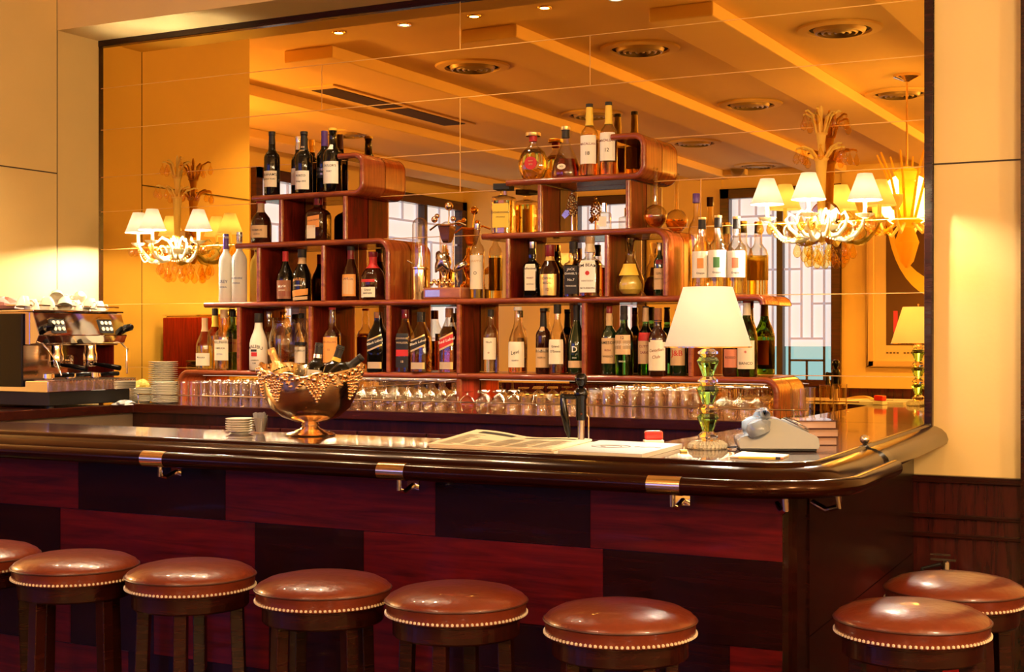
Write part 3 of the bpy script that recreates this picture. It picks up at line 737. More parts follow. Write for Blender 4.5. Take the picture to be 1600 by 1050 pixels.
bottle(583, 5.81, S2, 394, 38, 'squat', 'brown', 'round cognac-orange liqueur bottle with red neck and cream label', cap='wine', caph=.10, foil='red', foilh=.34, lab=[('cream', .06, .27, 42, 0, -10), ('red', .37, .43, 40, 0, -10)], texts=(('Grand', .06, .21, 'ink', {'xc': -.006}), ('MARNIER', .05, .14, 'ink', {'xc': -.006})))
bottle(746, 5.86, S2, 350, 23, 'slim', 'clear', 'slim grappa bottle with tall cream label on the middle of the long shelf', liq='pale', fill=.6, cap='silver', caph=.07, capr=1.3, lab=[('cream', .13, .58, 62)], texts=(('GRAPPA', .045, .50, 'tan'), ('O', .06, .34, 'ink')))
# ---- right second shelf
def disk_text(t, r_, H, pr): pass
bottle(787, 5.83, S3, 288, 34, 'box', 'clear', 'square almond-liqueur bottle with wide black square cap on right second shelf', liq='gold', fill=.66, e=7, cap=None, lab=[('yellow', .12, .60, 38)], texts=(('DISARONNO', .055, .42, 'ink'), ('ORIGINALE', .035, .33, 'ink')),
       extra=lambda t, r_, H, pr: G().box(-r_ * .78, r_ * .78, -r_ * .78, r_ * .78, H * .88, H).build('cap', CL['ink'], t, False, bevel=.002))
# ---- top right
def dimples(t, r_, H, pr):
    g = G()
    for k in range(22):
        a = 2 * math.pi * k / 22
        for (q, zz) in ((.96, .36 + .26 * math.sin(a)),):
            g.sph((r_ * .93 * math.cos(a), -r_ * .12, H * (.36 + .30 * math.sin(a))), .006, 8)
    g.build('dimpled_rim', M_GLASS2, t)
    G().lathe([(1e-5, -.002), (r_ * .42, -.002), (r_ * .42, .002), (1e-5, .002)], 24, Matrix.Translation((0, -r_ * .56, H * .36)) @ Matrix.Rotation(R(90), 4, 'X')).build('seal', CL['red'], t)
bottle(833, 5.83, S4, 208, 48, 'flask', 'clear', 'round dimpled cognac flask with red seal on the top-right shelf', liq='gold', fill=.66, sy=.5, foil='red', foilh=.18, cap='gold', caph=.07, capr=1.9, extra=lambda t, r_, H, pr: (dimples(t, r_, H, pr), flat_text(t, 'XO', .013, (0, -r_ * .56 - .003, H * .33), (R(90), 0, 0), CL['gold']), flat_text(t, 'REMY', .009, (0, -r_ * .56 - .003, H * .40), (R(90), 0, 0), CL['gold'])))
bottle(884, 5.82, S4, 198, 46, 'bell', 'clear', 'bell-shaped cognac decanter with black neck and oval label, top-right shelf', liq='red', fill=.38, sy=.7, foil='black', foilh=.22, cap='gold', caph=.07, capr=1.3,
       extra=lambda t, r_, H, pr: (G().lathe([(1e-5, -.001), (.020, -.001), (.020, .001), (1e-5, .001)], 24, Matrix.Translation((-.008, -r_ * .70, H * .22)) @ Matrix.Rotation(R(84), 4, 'X'), sy=.65).build('oval_label', CL['cream'], t), flat_text(t, 'XO', .012, (-.008, -r_ * .70 - .003, H * .22), (R(86), 0, 0), CL['ink'])))
bottle(921, 5.79, S4, 163, 29, 'whisky', 'clear', 'malt whisky bottle with yellow foil and white label, left of the tall pair', liq='amber', fill=.50, foil='yellow', foilh=.30, cap='ink', caph=.045, lab=[('white', .17, .56, 58), ('orange', .2, .5, 50, 0, 180)], texts=(('MACALLAN', .045, .44, 'wine'), ('18', .07, .31, 'ink')))
bottle(951, 5.80, S4, 160, 28, 'whisky', 'clear', 'malt whisky bottle with yellow foil beside the hooked end, right of the tall pair', liq='amber', fill=.50, foil='yellow', foilh=.30, cap='ink', caph=.045, lab=[('white', .20, .58, 58), ('yellow', .2, .5, 50, 0, 180)], texts=(('MACALLAN', .045, .47, 'wine'), ('12', .07, .34, 'ink')))
# ---- third shelf right
bottle(832, 5.82, S2, 378, 27, 'square', 'dark', 'dark square scotch bottle with cream label beside left divider of right third shelf', e=5, cap='silver', caph=.12, lab=[('cream', .13, .60, 33)], texts=(("Ballantine's", .052, .52, 'ink'), ('FINEST', .04, .35, 'wine'), ('SCOTCH', .03, .24, 'ink')))
bottle(859, 5.80, S2, 383, 32, 'baileys', 'brown', 'round-shouldered scotch bottle with ornate gold label on right third shelf', cap='wine', caph=.22, foil='gold', foilh=.30, lab=[('gold', .04, .44, 56)], texts=(('CHIVAS', .065, .36, 'ink'), ('REGAL', .06, .27, 'ink'), ('12', .07, .15, 'wine')))
bottle(896, 5.82, S2, 378, 30, 'square', 'clear', 'square bourbon bottle with black label behind the white-labelled one', liq='red', fill=.58, e=5, cap='ink', caph=.13, foil='ink', foilh=.2, lab=[('black', .06, .56, 36)], texts=(('JACK', .06, .50, 'white', {'arch': 5}), ("DANIEL'S", .05, .42, 'white'), ('No.7', .06, .31, 'white'), ('TENNESSEE', .035, .20, 'white')))
bottle(922, 5.79, S2, 370, 34, 'square', 'clear', 'square bourbon bottle with white label and red rosette on right third shelf', liq='amber', fill=.60, e=5, cap='cork', caph=.12, foil='cream', foilh=.26, lab=[('white', .07, .60, 38)], texts=(('JIM BEAM', .072, .52, 'ink', {'arch': 5}), ('KENTUCKY', .035, .26, 'ink'), ('BOURBON', .045, .14, 'ink')),
       extra=lambda t, r_, H, pr: G().lathe([(1e-5, 0), (.010, 0), (.010, .001), (1e-5, .001)], 12, Matrix.Translation((0, -r_ - .0015, H * .39)) @ Matrix.Rotation(R(90), 4, 'X')).build('rosette', CL['red'], t))
def stopper(t, r_, H, pr):
    G().lathe([(.006, H * .72), (.010, H * .78), (.011, H * .80), (.019, H * .97), (.020, H * 1.0), (1e-5, H * 1.0)], 10).build('stopper', M_CRYS, t, ang=20)
    G().lathe([(1e-4, .006), (r_ * .55, .012), (r_ * .80, H * .12), (r_ * .80, H * .22), (r_ * .5, H * .36), (r_ * .2, H * .40), (1e-4, H * .41)], 24).build('pear', pm('pear_skin', (.72, .55, .10), rough=.35), t)
    patch(G(), r_, H * .36, H * .56, R(-55), R(55), m=8, prof=lambda z: interp(pr, z), off=.001).build('label', CL['yellow'], t)
bottle(985, 5.81, S2, 373, 44, 'pear', 'clear', 'pear-shaped decanter holding a whole yellow pear, with cut glass stopper', extra=stopper)
bottle(1031, 5.80, S2, 380, 19, 'slim', 'dgreen', 'green gin bottle with round red seal inside the right bentwood end', cap='silver', caph=.14, capr=1.1, lab=[('tan', .12, .52, 60), ('wine', .60, .68, 34)], texts=(('GIN', .06, .42, 'ink'), ('LONDON DRY', .032, .32, 'ink')))
# ---- right group on the long shelf, behind the lamp
for px, Yb, top, lb, pc in ((1097, 5.79, 340, 'pale grappa bottle with orange square on label, left of the group above lamp', 'orange'), (1122, 5.78, 337, 'pale grappa bottle with green-gold picture label, middle of the group above lamp', 'green'), (1151, 5.80, 339, 'pale grappa bottle with pink picture label, right of the group above lamp', 'pink')):
    bottle(px, Yb, S2, top, 32, 'whisky', 'clear', lb, liq='pale', fill=.52, foil='ink', foilh=.15, cap='gold', caph=.03, lab=[('white', .22, .56, 62)],
           extra=lambda t, r_, H, pr, pc=pc: patch(G(), r_, H * .34, H * .47, R(-18), R(18), off=.0016).build('picture', CL[pc], t), texts=(('Grappa', .035, .28, 'ink'),))
bottle(1088, 5.86, S2, 303, 26, 'slim', 'clear', 'tall long-necked bottle with purple cap rising behind the pale grappas', liq='pale', fill=.55, cap='purple', caph=.09, capr=1.2)
# ---- bottom shelf, left to right
bottle(320, 5.80, S1, 497, 27, 'grappa', 'clear', 'small pale wine-like bottle with cream label, leftmost on the bottom shelf', liq='pale', fill=.46, foil='tan', foilh=.26, lab=[('cream', .08, .32, 62)], texts=(('Moscato', .05, .24, 'ink'),))
bottle(336, 5.88, S1, 482, 24, 'whisky', 'clear', 'yellow liqueur bottle with black cap behind the leftmost bottom-shelf bottles', liq='gold', fill=.55, cap='ink', caph=.12, foil='yellow', foilh=.3)
bottle(350, 5.80, S1, 484, 29, 'whisky', 'clear', 'clear sambuca bottle with white label at left end of bottom shelf', liq='clear', fill=.55, cap='tan', caph=.14, lab=[('cream', .16, .50, 55)], texts=(('MOLINARI', .065, .46, 'ink'), ('SAMBUCA', .04, .36, 'ink'), ('EXTRA', .035, .26, 'blue')))
bottle(364, 5.87, S1, 486, 22, 'claret', 'green', 'green bottle with orange-red label against the first bottom divider', cap='ink', caph=.10, lab=[('orange', .30, .52, 60)], texts=(('CAMPARI', .05, .45, 'red'),))
bottle(404, 5.79, S1, 490, 29, 'slope', 'white', 'matt white coconut-rum bottle with black cap on the bottom shelf', cap='ink', caph=.16, capr=1.15, texts=(('MALIBU', .085, .42, 'ink', {'arch': 7}), ('CARIBBEAN', .03, .18, 'ink'), ('RUM', .03, .13, 'ink')),
       extra=lambda t, r_, H, pr: (patch(G(), r_, H * .25, H * .32, R(-22), R(18), off=.0015).build('sun_print', CL['red'], t), patch(G(), r_, H * .33, H * .37, R(-26), R(16), off=.0015).build('palm_print', CL['ink'], t)))
bottle(420, 5.89, S1, 487, 22, 'claret', 'clear', 'clear bottle with grey cap standing behind the white rum bottle', liq='clear', fill=.6, cap='silver', caph=.12)
bottle(471, 5.84, S1, 490, 21, 'claret', 'clear', 'clear bottle with cream label beside the second bottom divider', liq='pale', fill=.5, cap='ink', caph=.08, lab=[('cream', .14, .42, 60), ('black', .44, .50, 60)], texts=(('ISOLABELLA', .04, .35, 'ink'),))
bottle(519, 5.80, S1, 481, 28, 'whisky', 'clear', 'malt whisky bottle with orange label left of the slanted-label scotches', liq='amber', fill=.60, cap='red', caph=.03, lab=[('orange', .14, .54, 58), ('pink', .1, .54, 56, 0, 180)], texts=(('MACALLAN', .045, .46, 'brownl'), ('10', .05, .34, 'brownl')))
JWL = lambda c: [(c, .42, .56, 40, .10), ('gold', .39, .42, 40, .10), ('gold', .56, .585, 40, .10), ('gold', .06, .17, 38)]
bottle(591, 5.80, S1, 488, 31, 'jw', 'dark', 'square scotch bottle with slanted black label beside the third bottom divider', e=5, cap='brownl', caph=.10, lab=JWL('black'), texts=(('Black Label', .055, .50, 'cream', {'slant': .35}),))
bottle(633, 5.81, S1, 484, 27, 'jw', 'clear', 'square scotch bottle with dark label and red band, left of the clear pair', liq='red', fill=.50, e=5, cap='wine', caph=.14, lab=[('black', .36, .62, 38), ('red', .26, .36, 38), ('black', .08, .25, 38)], texts=(('JOHNNIE', .045, .54, 'gold'), ('WALKER', .045, .47, 'gold'), ('18', .05, .17, 'gold')))
bottle(658, 5.79, S1, 488, 30, 'jw', 'clear', 'square scotch bottle with slanted black label and clear lower half', liq='amber', fill=.30, e=5, cap='ink', caph=.16, lab=JWL('black'), texts=(('Black Label', .055, .50, 'cream', {'slant': .35}),))
bottle(702, 5.80, S1, 482, 29, 'jw', 'clear', 'square scotch bottle with slanted red label against the centre divider', liq='amber', fill=.72, e=5, cap='brownl', caph=.14, lab=JWL('red'), texts=(('Red Label', .06, .50, 'white', {'slant': .35}),))
bottle(767, 5.80, S1, 484, 23, 'slim', 'clear', 'slim bottle with black cap and pale label right of the centre divider', liq='clear', fill=.25, cap='ink', caph=.11, lab=[('cream', .22, .56, 60)], texts=(('VILLA', .04, .49, 'ink'), ('o', .06, .33, 'wine')))
bottle(809, 5.80, S1, 480, 30, 'burg', 'clear', 'broad clear bottle with large cream script label on the bottom shelf', liq='amber', fill=.24, cap='white', caph=.05, lab=[('cream', .10, .48, 58)], texts=(('Levi', .08, .32, 'ink', {'slant': .2}), ('GRAPPA', .03, .20, 'ink')))
bottle(849, 5.82, S1, 482, 24, 'port', 'brown', 'dark sherry bottle with half-round label left of the pale-shouldered one', foil='ink', foilh=.28, lab=[('tan', .10, .40, 60), ('black', .33, .37, 58), ('tan', .66, .72, 30)], texts=(('SALVE', .05, .36, 'cream'), ('RISERVA', .035, .25, 'ink')))
bottle(871, 5.79, S1, 476, 28, 'burg', 'clear', 'clear-shouldered bottle with tall cream label beside the dark sherry bottle', liq='red', fill=.46, cap='ink', caph=.13, lab=[('cream', .15, .50, 55)], texts=(('Grand', .045, .40, 'ink'), ("D'Estate", .045, .33, 'ink')))
bottle(901, 5.81, S1, 477, 27, 'burg', 'dgreen', 'dark green sparkling-wine bottle half hidden by a bottom divider', foil='ink', foilh=.22, lab=[('tan', .10, .20, 60)], texts=(('D', .12, .36, 'white'), ('DOC', .03, .24, 'white')))
bottle(952, 5.80, S1, 479, 25, 'whisky', 'dgreen', 'dark green whiskey bottle with tan label and red seal, left of green pair', cap='wine', caph=.10, foil='tan', foilh=.28, lab=[('tan', .17, .54, 58)], texts=(('JAMESON', .062, .47, 'ink'), ('IRISH', .04, .36, 'wine'), ('WHISKEY', .04, .27, 'ink')))
bottle(975, 5.79, S1, 478, 29, 'whisky', 'green', 'bright green malt bottle with oval dark label, right of green pair', liq=None, cap='ink', caph=.12, foil='ink', foilh=.2, lab=[('tan', .30, .58, 55), ('black', .38, .50, 56)], texts=(('GLENFIDDICH', .042, .44, 'cream'), ('12', .06, .54, 'ink'), ('SINGLE', .03, .2, 'cream')))
bottle(1009, 5.82, S1, 479, 25, 'whisky', 'green', 'green-shouldered scotch bottle with tan and red label behind the brown one', foil='tan', foilh=.22, cap='ink', caph=.02, lab=[('tan', .17, .50, 58), ('red', .50, .62, 50)], texts=(('CUTTY', .05, .42, 'wine'), ('SARK', .05, .33, 'wine')))
bottle(1028, 5.78, S1, 482, 30, 'whisky', 'brown', 'brown whisky bottle with big cream script label left of the lamp', cap='brownl', caph=.20, capr=1.2, lab=[('cream', .08, .50, 60), ('cream', .50, .53, 40)], texts=(('Canadian', .062, .38, 'brownl', {'slant': .12}), ('Club', .065, .28, 'brownl', {'slant': .12})))
bottle(1060, 5.81, S1, 484, 26, 'claret', 'dgreen', 'green scotch bottle with red letters on tan label behind the lamp shade', cap='wine', caph=.12, lab=[('tan', .16, .46, 60)], texts=(('J&B', .12, .34, 'red'),))
bottle(1143, 5.82, S1, 470, 27, 'mart', 'brown', 'dark red vermouth bottle directly right of the lamp stem', cap='red', caph=.08, lab=[('pink', .12, .36, 50)], texts=(('ROSSO', .045, .25, 'ink'),))
bottle(1167, 5.825, S1, 466, 33, 'mart', 'green', 'green vermouth bottle with cream oval label, rightmost on the bottom shelf', cap='red', caph=.06, foil='cream', foilh=.22, lab=[('cream', .10, .46, 52), ('black', .40, .43, 30), ('orange', .14, .46, 50, 0, 180)], texts=(('BIANCO', .05, .17, 'ink'), ('*', .08, .30, 'red')))

# ---- large snifter
x, y = PX(446, 5.80), 5.80
t = thing('brandy_snifter', 'giant clear brandy snifter standing behind the gilt bowl on the bottom shelf', 'glass', (x, y, S1 + .0006))
Hs = PZ(446, 497, y) - S1; rs = 26 * DEP(446, y) / F_PX
G().lathe([(1e-4, 0), (rs * .6, 0), (rs * .6, .003), (.008, .010), (.006, Hs * .20), (rs * .5, Hs * .25), (rs * .92, Hs * .38), (rs, Hs * .52), (rs * .92, Hs * .70), (rs * .78, Hs * .85), (rs * .82, Hs * .96), (rs * .86, Hs), (rs * .84, Hs), (rs * .80, Hs * .96), (rs * .76, Hs * .85), (rs * .90, Hs * .70), (rs * .98, Hs * .52), (rs * .90, Hs * .38), (rs * .48, Hs * .26), (1e-4, Hs * .22)], 32, caps=False).build('snifter_bowl', M_GLASS, t, ang=60)
# ---- carafes with round bulbs on the curve of the right shelf
t = thing('globe_carafe', 'glass globe carafe with long thin neck on the bentwood curve, right shelf', 'carafe', (PX(1024, 5.82), 5.82, S3 + .001))
Hc = PZ(1024, 262, 5.82) - S3
rc = 18.5 * DEP(1024, 5.82) / F_PX
pr = [(1e-4, 0), (rc * .45, .002)] + [(rc * math.sin(a), rc * (1 - math.cos(a))) for a in [R(d) for d in (35, 55, 75, 95, 115, 135, 150, 160)]] + [(.0105, rc * 1.98), (.0095, rc * 2.3), (.0095, Hc - .012), (.014, Hc - .006), (.010, Hc)]
G().lathe(pr + [(max(1e-4, a - .002), b) for a, b in pr[::-1][:-1]] + [(1e-4, .003)], 30, caps=False).build('carafe_body', M_GLASS2, t, ang=60)
G().lathe([(1e-4, .004)] + [(rc * .94 * math.sin(a), rc - rc * .94 * math.cos(a)) for a in [R(d) for d in (20, 40, 60, 80, 95)]] + [(1e-4, rc * 1.08)], 28, caps=False).build('liquid', LIQ['amber'], t, ang=60)
# ---- grape shaped bottle stopper, small square flacon
def grapes(px, zb, name, lab, mat):
    t = thing(name, lab, 'ornament', (PX(px, 5.82), 5.82, zb + .0006)); H = PZ(px, 298, 5.82) - zb
    G().lathe([(.014, 0), (.014, .003), (.005, .006), (.004, H * .35), (.006, H * .42)], 14).build('stem', mat, t)
    g = G(); rnd = random.Random(3)
    for k in range(60):
        q = k / 60; zz = H * (.38 + .50 * q); rr = .022 * math.sin(math.pi * (.15 + .8 * q)) ** .7; a = k * 2.4
        g.sph((rr * math.cos(a), rr * math.sin(a), zz), .0055, 8)
    g.build('grape_cluster', mat, t)
    G().sph((0, 0, H * .93), .007, 10).sph((0, 0, H * .98), .004, 8).build('finial', mat, t)
    G().prism([(-.012, -.018), (.012, -.018), (.015, .014), (0, .022), (-.015, .014)], -.001, .001, 'y').build('hanging_tag', M_STEEL, t, loc=(-.024, -.018, H * .42)).rotation_euler = (0, R(45), 0)
grapes(894, S3, 'grape_tap', 'silver grape-cluster ornament on thin stem with oval tag, right second shelf', M_CHR)
t = thing('square_flacon', 'small clear square flacon with silver cap beside the grape ornament', 'bottle', (PX(944, 5.82), 5.82, S3 + .0006), FACE)
G().lathe([(1e-4, 0), (.028, 0), (.030, .003), (.030, .072), (.027, .078), (.010, .082), (.009, .090)], 24, e=7).build('glass_body', M_GLASS2, t)
G().lathe([(.011, .084), (.011, .122), (1e-4, .123)], 16, caps=False).build('cap', M_CHR, t)
patch(G(), .03, .015, .06, R(-30), R(30), e=7).build('label', CL['white'], t)

# ---- siphon cylinder and antique coffee press
px = 656; y = 5.82; x = PX(px, y); k = DEP(px, y) / F_PX
t = thing('siphon_jar', 'chrome canister under a tall glass dome beside the antique press', 'jar', (x, y, S2 + .0006))
G().lathe([(.042, 0), (.042, .004), (.039, .008), (.039, .145), (.043, .150), (.043, .156), (1e-4, .160)], 30).build('canister', M_CHR, t)
rr = 12 * k
pr = [(rr, .150), (rr, .36)] + [(rr * math.cos(R(a)), .36 + rr * math.sin(R(a))) for a in (15, 30, 45, 60, 75)] + [(1e-4, .36 + rr)]
G().lathe(pr + [(max(1e-4, a - .002), b - .002) for a, b in pr[::-1]], 28, caps=False).build('glass_dome', M_GLASS, t, ang=60)
g = G().lathe([(1e-4, .156), (.022, .158), (.012, .180), (.006, .20), (.006, .225), (.014, .235), (.004, .245)], 16); g.sph((0, 0, .25), .009, 10); g.cyl((-.03, 0, .17), (-.065, -.01, .19), .004); g.build('valve', M_SILV, t)
px = 700; y = 5.83; x = PX(px, y); k = DEP(px, y) / F_PX
t = thing('antique_press', 'antique silver coffee press with ball levers and funnel on wooden base', 'coffee press', (x, y, S2 + .0006))
M_BASEW = wood('press_base_wood', (.25, .07, .03), (.45, .16, .07), rough=.3, coat=.6, stretch=(1, 8, 8))
b = G().box(-.105, .105, -.06, .06, 0, .055).build('wooden_base', M_BASEW, t, False, bevel=.008)
G().box(-.09, -.01, -.0615, -.060, .012, .043).build('plate', M_BRASS, b, False)
g = G(); g.lathe([(.03, .055), (.032, .075), (.02, .085), (.014, .11), (.024, .14), (.034, .17), (.030, .20), (.014, .22), (.012, .26)], 20, Matrix.Translation((-.02, 0, 0)))
g.build('column', M_SILV, t)
G().lathe([(.020, .27), (.030, .29), (.044, .345), (.047, .350), (.044, .350), (.030, .30)], 4, Matrix.Translation((-.005, 0, 0)) @ Matrix.Rotation(R(45), 4, 'Z'), caps=False).build('hopper', M_SILV, t, ang=20)
g = G(); g.tube([(.0, 0, .34), (.006, 0, .40), (.008, -.005, .43)], .003); g.sph((.008, -.005, .445), .021, 18)
g.build('ball_lever', M_SILV, t)
g = G(); g.tube([(-.10, 0, .335), (-.06, 0, .36), (0, 0, .355), (.06, 0, .365), (.10, 0, .35)], .005); g.sph((-.075, 0, .385), .016, 14); g.sph((-.055, -.01, .400), .012, 12); g.sph((.028, 0, .385), .013, 12)
g.build('cross_arm', M_SILV, t)
for i, (dx_, a, s) in enumerate(((-.05, 40, 1), (.03, -35, 1.1), (-.01, 10, .9), (.05, 60, .8))):
    g = G(); v = []; f = []
    for j in range(7):
        w_ = math.sin(math.pi * (j + .4) / 7.4) * .024 * s
        for q in (-1, 0, 1): v.append((q * w_, -.012 - .02 * math.sin(j * .5) + abs(q) * .006, j * .018 * s))
    for j in range(6):
        for q in (0, 1): f.append((j * 3 + q, j * 3 + q + 1, (j + 1) * 3 + q + 1, (j + 1) * 3 + q))
    g.add(v, f, Matrix.Translation((dx_ - .01, -.01, .13)) @ Matrix.Rotation(R(a), 4, 'Y'))
    o = g.build('metal_leaf', M_STEEL, t, ang=70); so = o.modifiers.new('s', 'SOLIDIFY'); so.thickness = .0015
g = G()
for i in range(9): g.sph((-.075 + i * .014, -.03 + .004 * (i % 3), .075 + .012 * (i % 2)), .011, 8)
g.build('silver_fruit', M_SILV, t)
G().tube([(.045, 0, .15), (.06, -.01, .08), (.06, -.02, .06)], .006).build('spout', M_CHR, t)

# ================================================================ GLASSES ON THE BACK COUNTER
def one(name, prof_, lab, grp, n=20):
    o = G().lathe(prof_, n, caps=False).build(name, M_GLASS, None, ang=55)
    return tag(o, lab, 'glass', grp)
HIGH = [(1e-4, .112), (.024, .113), (.0258, .118), (.0262, .115), (.0275, .095), (.0300, .0), (.0285, .0), (.0262, .09), (.022, .106), (1e-4, .106)]
LOW = [(1e-4, .078), (.030, .080), (.033, .076), (.036, .0), (.0342, .0), (.0315, .072), (1e-4, .070)]
WINE = [(1e-4, .137), (.030, .137), (.031, .135), (.006, .129), (.0036, .12), (.0036, .085), (.010, .078), (.024, .066), (.031, .045), (.030, .018), (.0265, .0), (.0255, 0), (.029, .018), (.030, .045), (.023, .064), (1e-4, .078)]
SNIF = [(1e-4, .095), (.026, .095), (.027, .093), (.006, .088), (.005, .078), (.022, .068), (.037, .045), (.036, .022), (.026, 0), (.025, 0), (.035, .022), (.0355, .045), (.02, .066), (1e-4, .073)]
def field(kind, pr_, lab, grp, px0, px1, dx_, rows_, dy, jit=.0, y0=5.585):
    a = one(kind, pr_, lab, grp); first = True
    x0, x1 = PX(px0, y0), PX(px1, y0); n = int((x1 - x0) / dx_) + 1
    for r_ in range(rows_):
        for i in range(n):
            x = x0 + i * dx_ + (dx_ / 2 if r_ % 2 else 0); y = y0 + r_ * dy
            if x > x1 + .002: continue
            if y > YS0 - .03 and abs(x - XS(715)) < .045: continue
            if y > YS0 - .03 and (abs(x - XS(279)) < .045 or x < XS(279) + .04): continue
            if y > YS0 - .03 and (abs(x - XS(1212)) < .05 or x > XS(1212) - .04): continue
            o = a if first else a.copy()
            if not first: COL.objects.link(o)
            first = False
            o.location = (x + random.uniform(-jit, jit), y + random.uniform(-jit, jit), ZBK + .0006); o.rotation_euler = (0, 0, random.uniform(0, 6))
field('highball_glass', HIGH, 'upturned plain highball glass in left bay of the back counter, behind rail', 'upturned highball glasses on left of back counter', 287, 462, .0635, 5, .066)
field('wine_glass', WINE, 'upturned small wine glass, foot in the air, left of the centre divider', 'upturned wine glasses left of the centre divider', 484, 703, .066, 5, .068, .001)
field('brandy_glass', SNIF, 'upturned round brandy glass just right of the centre divider', 'upturned brandy glasses right of the centre divider', 730, 782, .078, 4, .082)
field('tumbler', LOW, 'low upturned tumbler between the brandy glasses and beer tap', 'low tumblers behind the beer tap', 800, 905, .075, 4, .078)
field('ribbed_highball_glass', [(a * .93, b * 1.02) for a, b in HIGH], 'upturned highball glass in the block between beer tap and green lamp', 'upturned highball glasses between tap and lamp', 928, 1068, .061, 5, .065)
field('stemmed_glass', [(a * 1.12, b * .96) for a, b in WINE], 'upturned stemmed glass under the right end of the bottom shelf', 'upturned stemmed glasses at right end', 1086, 1192, .076, 4, .078, .002)
# two glasses outside the right end
for i, (px, y, lb) in enumerate(((1247, 5.62, 'tall clear tumbler standing upright past the right bentwood end'), (1262, 5.80, 'taller clear tumbler against the mirror past the right bentwood end'))):
    pr_ = [(1e-4, .0), (.028, 0), (.033, .15), (.0315, .15), (.0265, .006), (1e-4, .006)]
    o = G().lathe(pr_, 24, caps=False).build('tumbler', M_GLASS, None, ang=50); o.location = (PX(px, y), y, ZBAR + .0006 if PX(px, y) > -1.8 else ZBK); tag(o, lb, 'glass')
    if PX(px, y) > -1.80: o.location.z = ZBAR + .0006

# ================================================================ PLATES AND STACKS
def plate(name, r_, lab, grp, cat='plate', hgt=.012):
    o = G().lathe([(1e-4, 0), (r_ * .6, 0), (r_ * .64, .003), (r_, hgt * .8), (r_ * 1.0, hgt), (r_ * .62, .006), (1e-4, .005)], 36, caps=False).build(name, M_WHITE, None, ang=50)
    return tag(o, lab, cat, grp)
def stack(name, px, Y, zb, n, r_, step, lab, grp, cat='plate', x=None):
    x = PX(px, Y) if x is None else x
    a = None
    for i in range(n):
        if a is None: a = plate(name, r_, lab, grp, cat); o = a
        else: o = a.copy(); COL.objects.link(o)
        o.location = (x + random.uniform(-.001, .001), Y, zb + .0006 + i * step)
stack('dinner_plate', 255, 5.80, ZBK, 20, .078, .0105, 'white plate in the tall stack against the mirror beside the shelving', 'tall stack of white plates')
stack('side_plate', 257, 5.60, ZBK, 13, .066, .0083, 'white side plate in the stack touching the left bentwood end', 'stack of side plates')
stack('bowl_plate', 222, 5.64, ZBK, 9, .062, .0083, 'white dish in the short stack beside the coffee machine', 'short stack of dishes')
xs_, ys_ = onz(375, 677, ZBAR)
stack('saucer', 375, ys_, ZBAR, 6, .054, .0088, 'white saucer in the small stack on the bar left of gilt bowl', 'saucers on the bar', 'saucer', x=xs_)
# crumpled napkin on the dish stack, cloth on the counter, straws cup
def crumple(name, lab, loc, r_, mat, sz=.5, seed=1, cat='napkin'):
    rnd = random.Random(seed); g = G(); n = 16; k = 9
    pr = [(max(1e-5, math.sin(math.pi * j / k)), -math.cos(math.pi * j / k)) for j in range(k + 1)]
    g.lathe(pr, n, caps=False)
    ph = [rnd.uniform(0, 6) for _ in range(6)]
    vv = []
    for (x_, y_, z_) in g.v:
        a = math.atan2(y_, x_)
        q = 1 + .22 * math.sin(3 * a + ph[0] + z_ * 3) + .14 * math.sin(7 * a + ph[1] - z_ * 5) + .08 * math.sin(11 * a + ph[2] + z_ * 9)
        vv.append((x_ * r_ * q, y_ * r_ * q, max(-.25, z_) * r_ * sz * (1 + .25 * math.sin(5 * a + ph[3]))))
    mz = min(p[2] for p in vv); g.v = [(a, b, c - mz) for a, b, c in vv]
    o = g.build(name, mat, None, ang=25); o.location = loc
    return tag(o, lab, cat)
M_LEMON = pm('yellow_cloth', (.85, .66, .16), rough=.7)
crumple('crumpled_napkin', 'crumpled yellowish napkin on top of the short dish stack', (PX(222, 5.64), 5.64, ZBK + 9 * .0083 + .004), .042, M_LEMON, .7, 3)
crumple('folded_cloth', 'white cloth lying flat on the counter under the coffee machine corner', (PX(192, 5.35), 5.36, ZBK + .001), .05, M_WPAPER, .35, 5, 'cloth')
crumple('paper_ball', 'pale crumpled paper beside the short dish stack near the mirror', (PX(210, 5.74), 5.77, ZBK + .001), .05, M_PAPER, 1.3, 8, 'paper')
xs_, ys_ = onz(407, 677, ZBAR)
t = thing('napkin_holder', 'clear cup stuffed with white paper napkins beside the saucer stack', 'napkin cup', (xs_ + .004, ys_ - .01, ZBAR + .0006))
G().lathe([(1e-4, 0), (.024, 0), (.031, .058), (.0295, .058), (.0225, .003), (1e-4, .003)], 24, caps=False).build('cup', M_GLASS, t)
g = G(); rnd = random.Random(4)
for i in range(46):
    a = rnd.uniform(0, 6.28); r0 = rnd.uniform(.002, .018); a2 = a + rnd.uniform(-.6, .6)
    z1 = rnd.uniform(.055, .082)
    g.add([(r0 * math.cos(a), r0 * math.sin(a), .006), (r0 * math.cos(a) + .004, r0 * math.sin(a) + .003, .006), ((r0 + .008) * math.cos(a2) + .006, (r0 + .008) * math.sin(a2) + .003, z1), ((r0 + .008) * math.cos(a2) - .006, (r0 + .008) * math.sin(a2), z1 - .006)], [(0, 1, 2, 3)])
g.build('napkins', M_WPAPER, t, False)

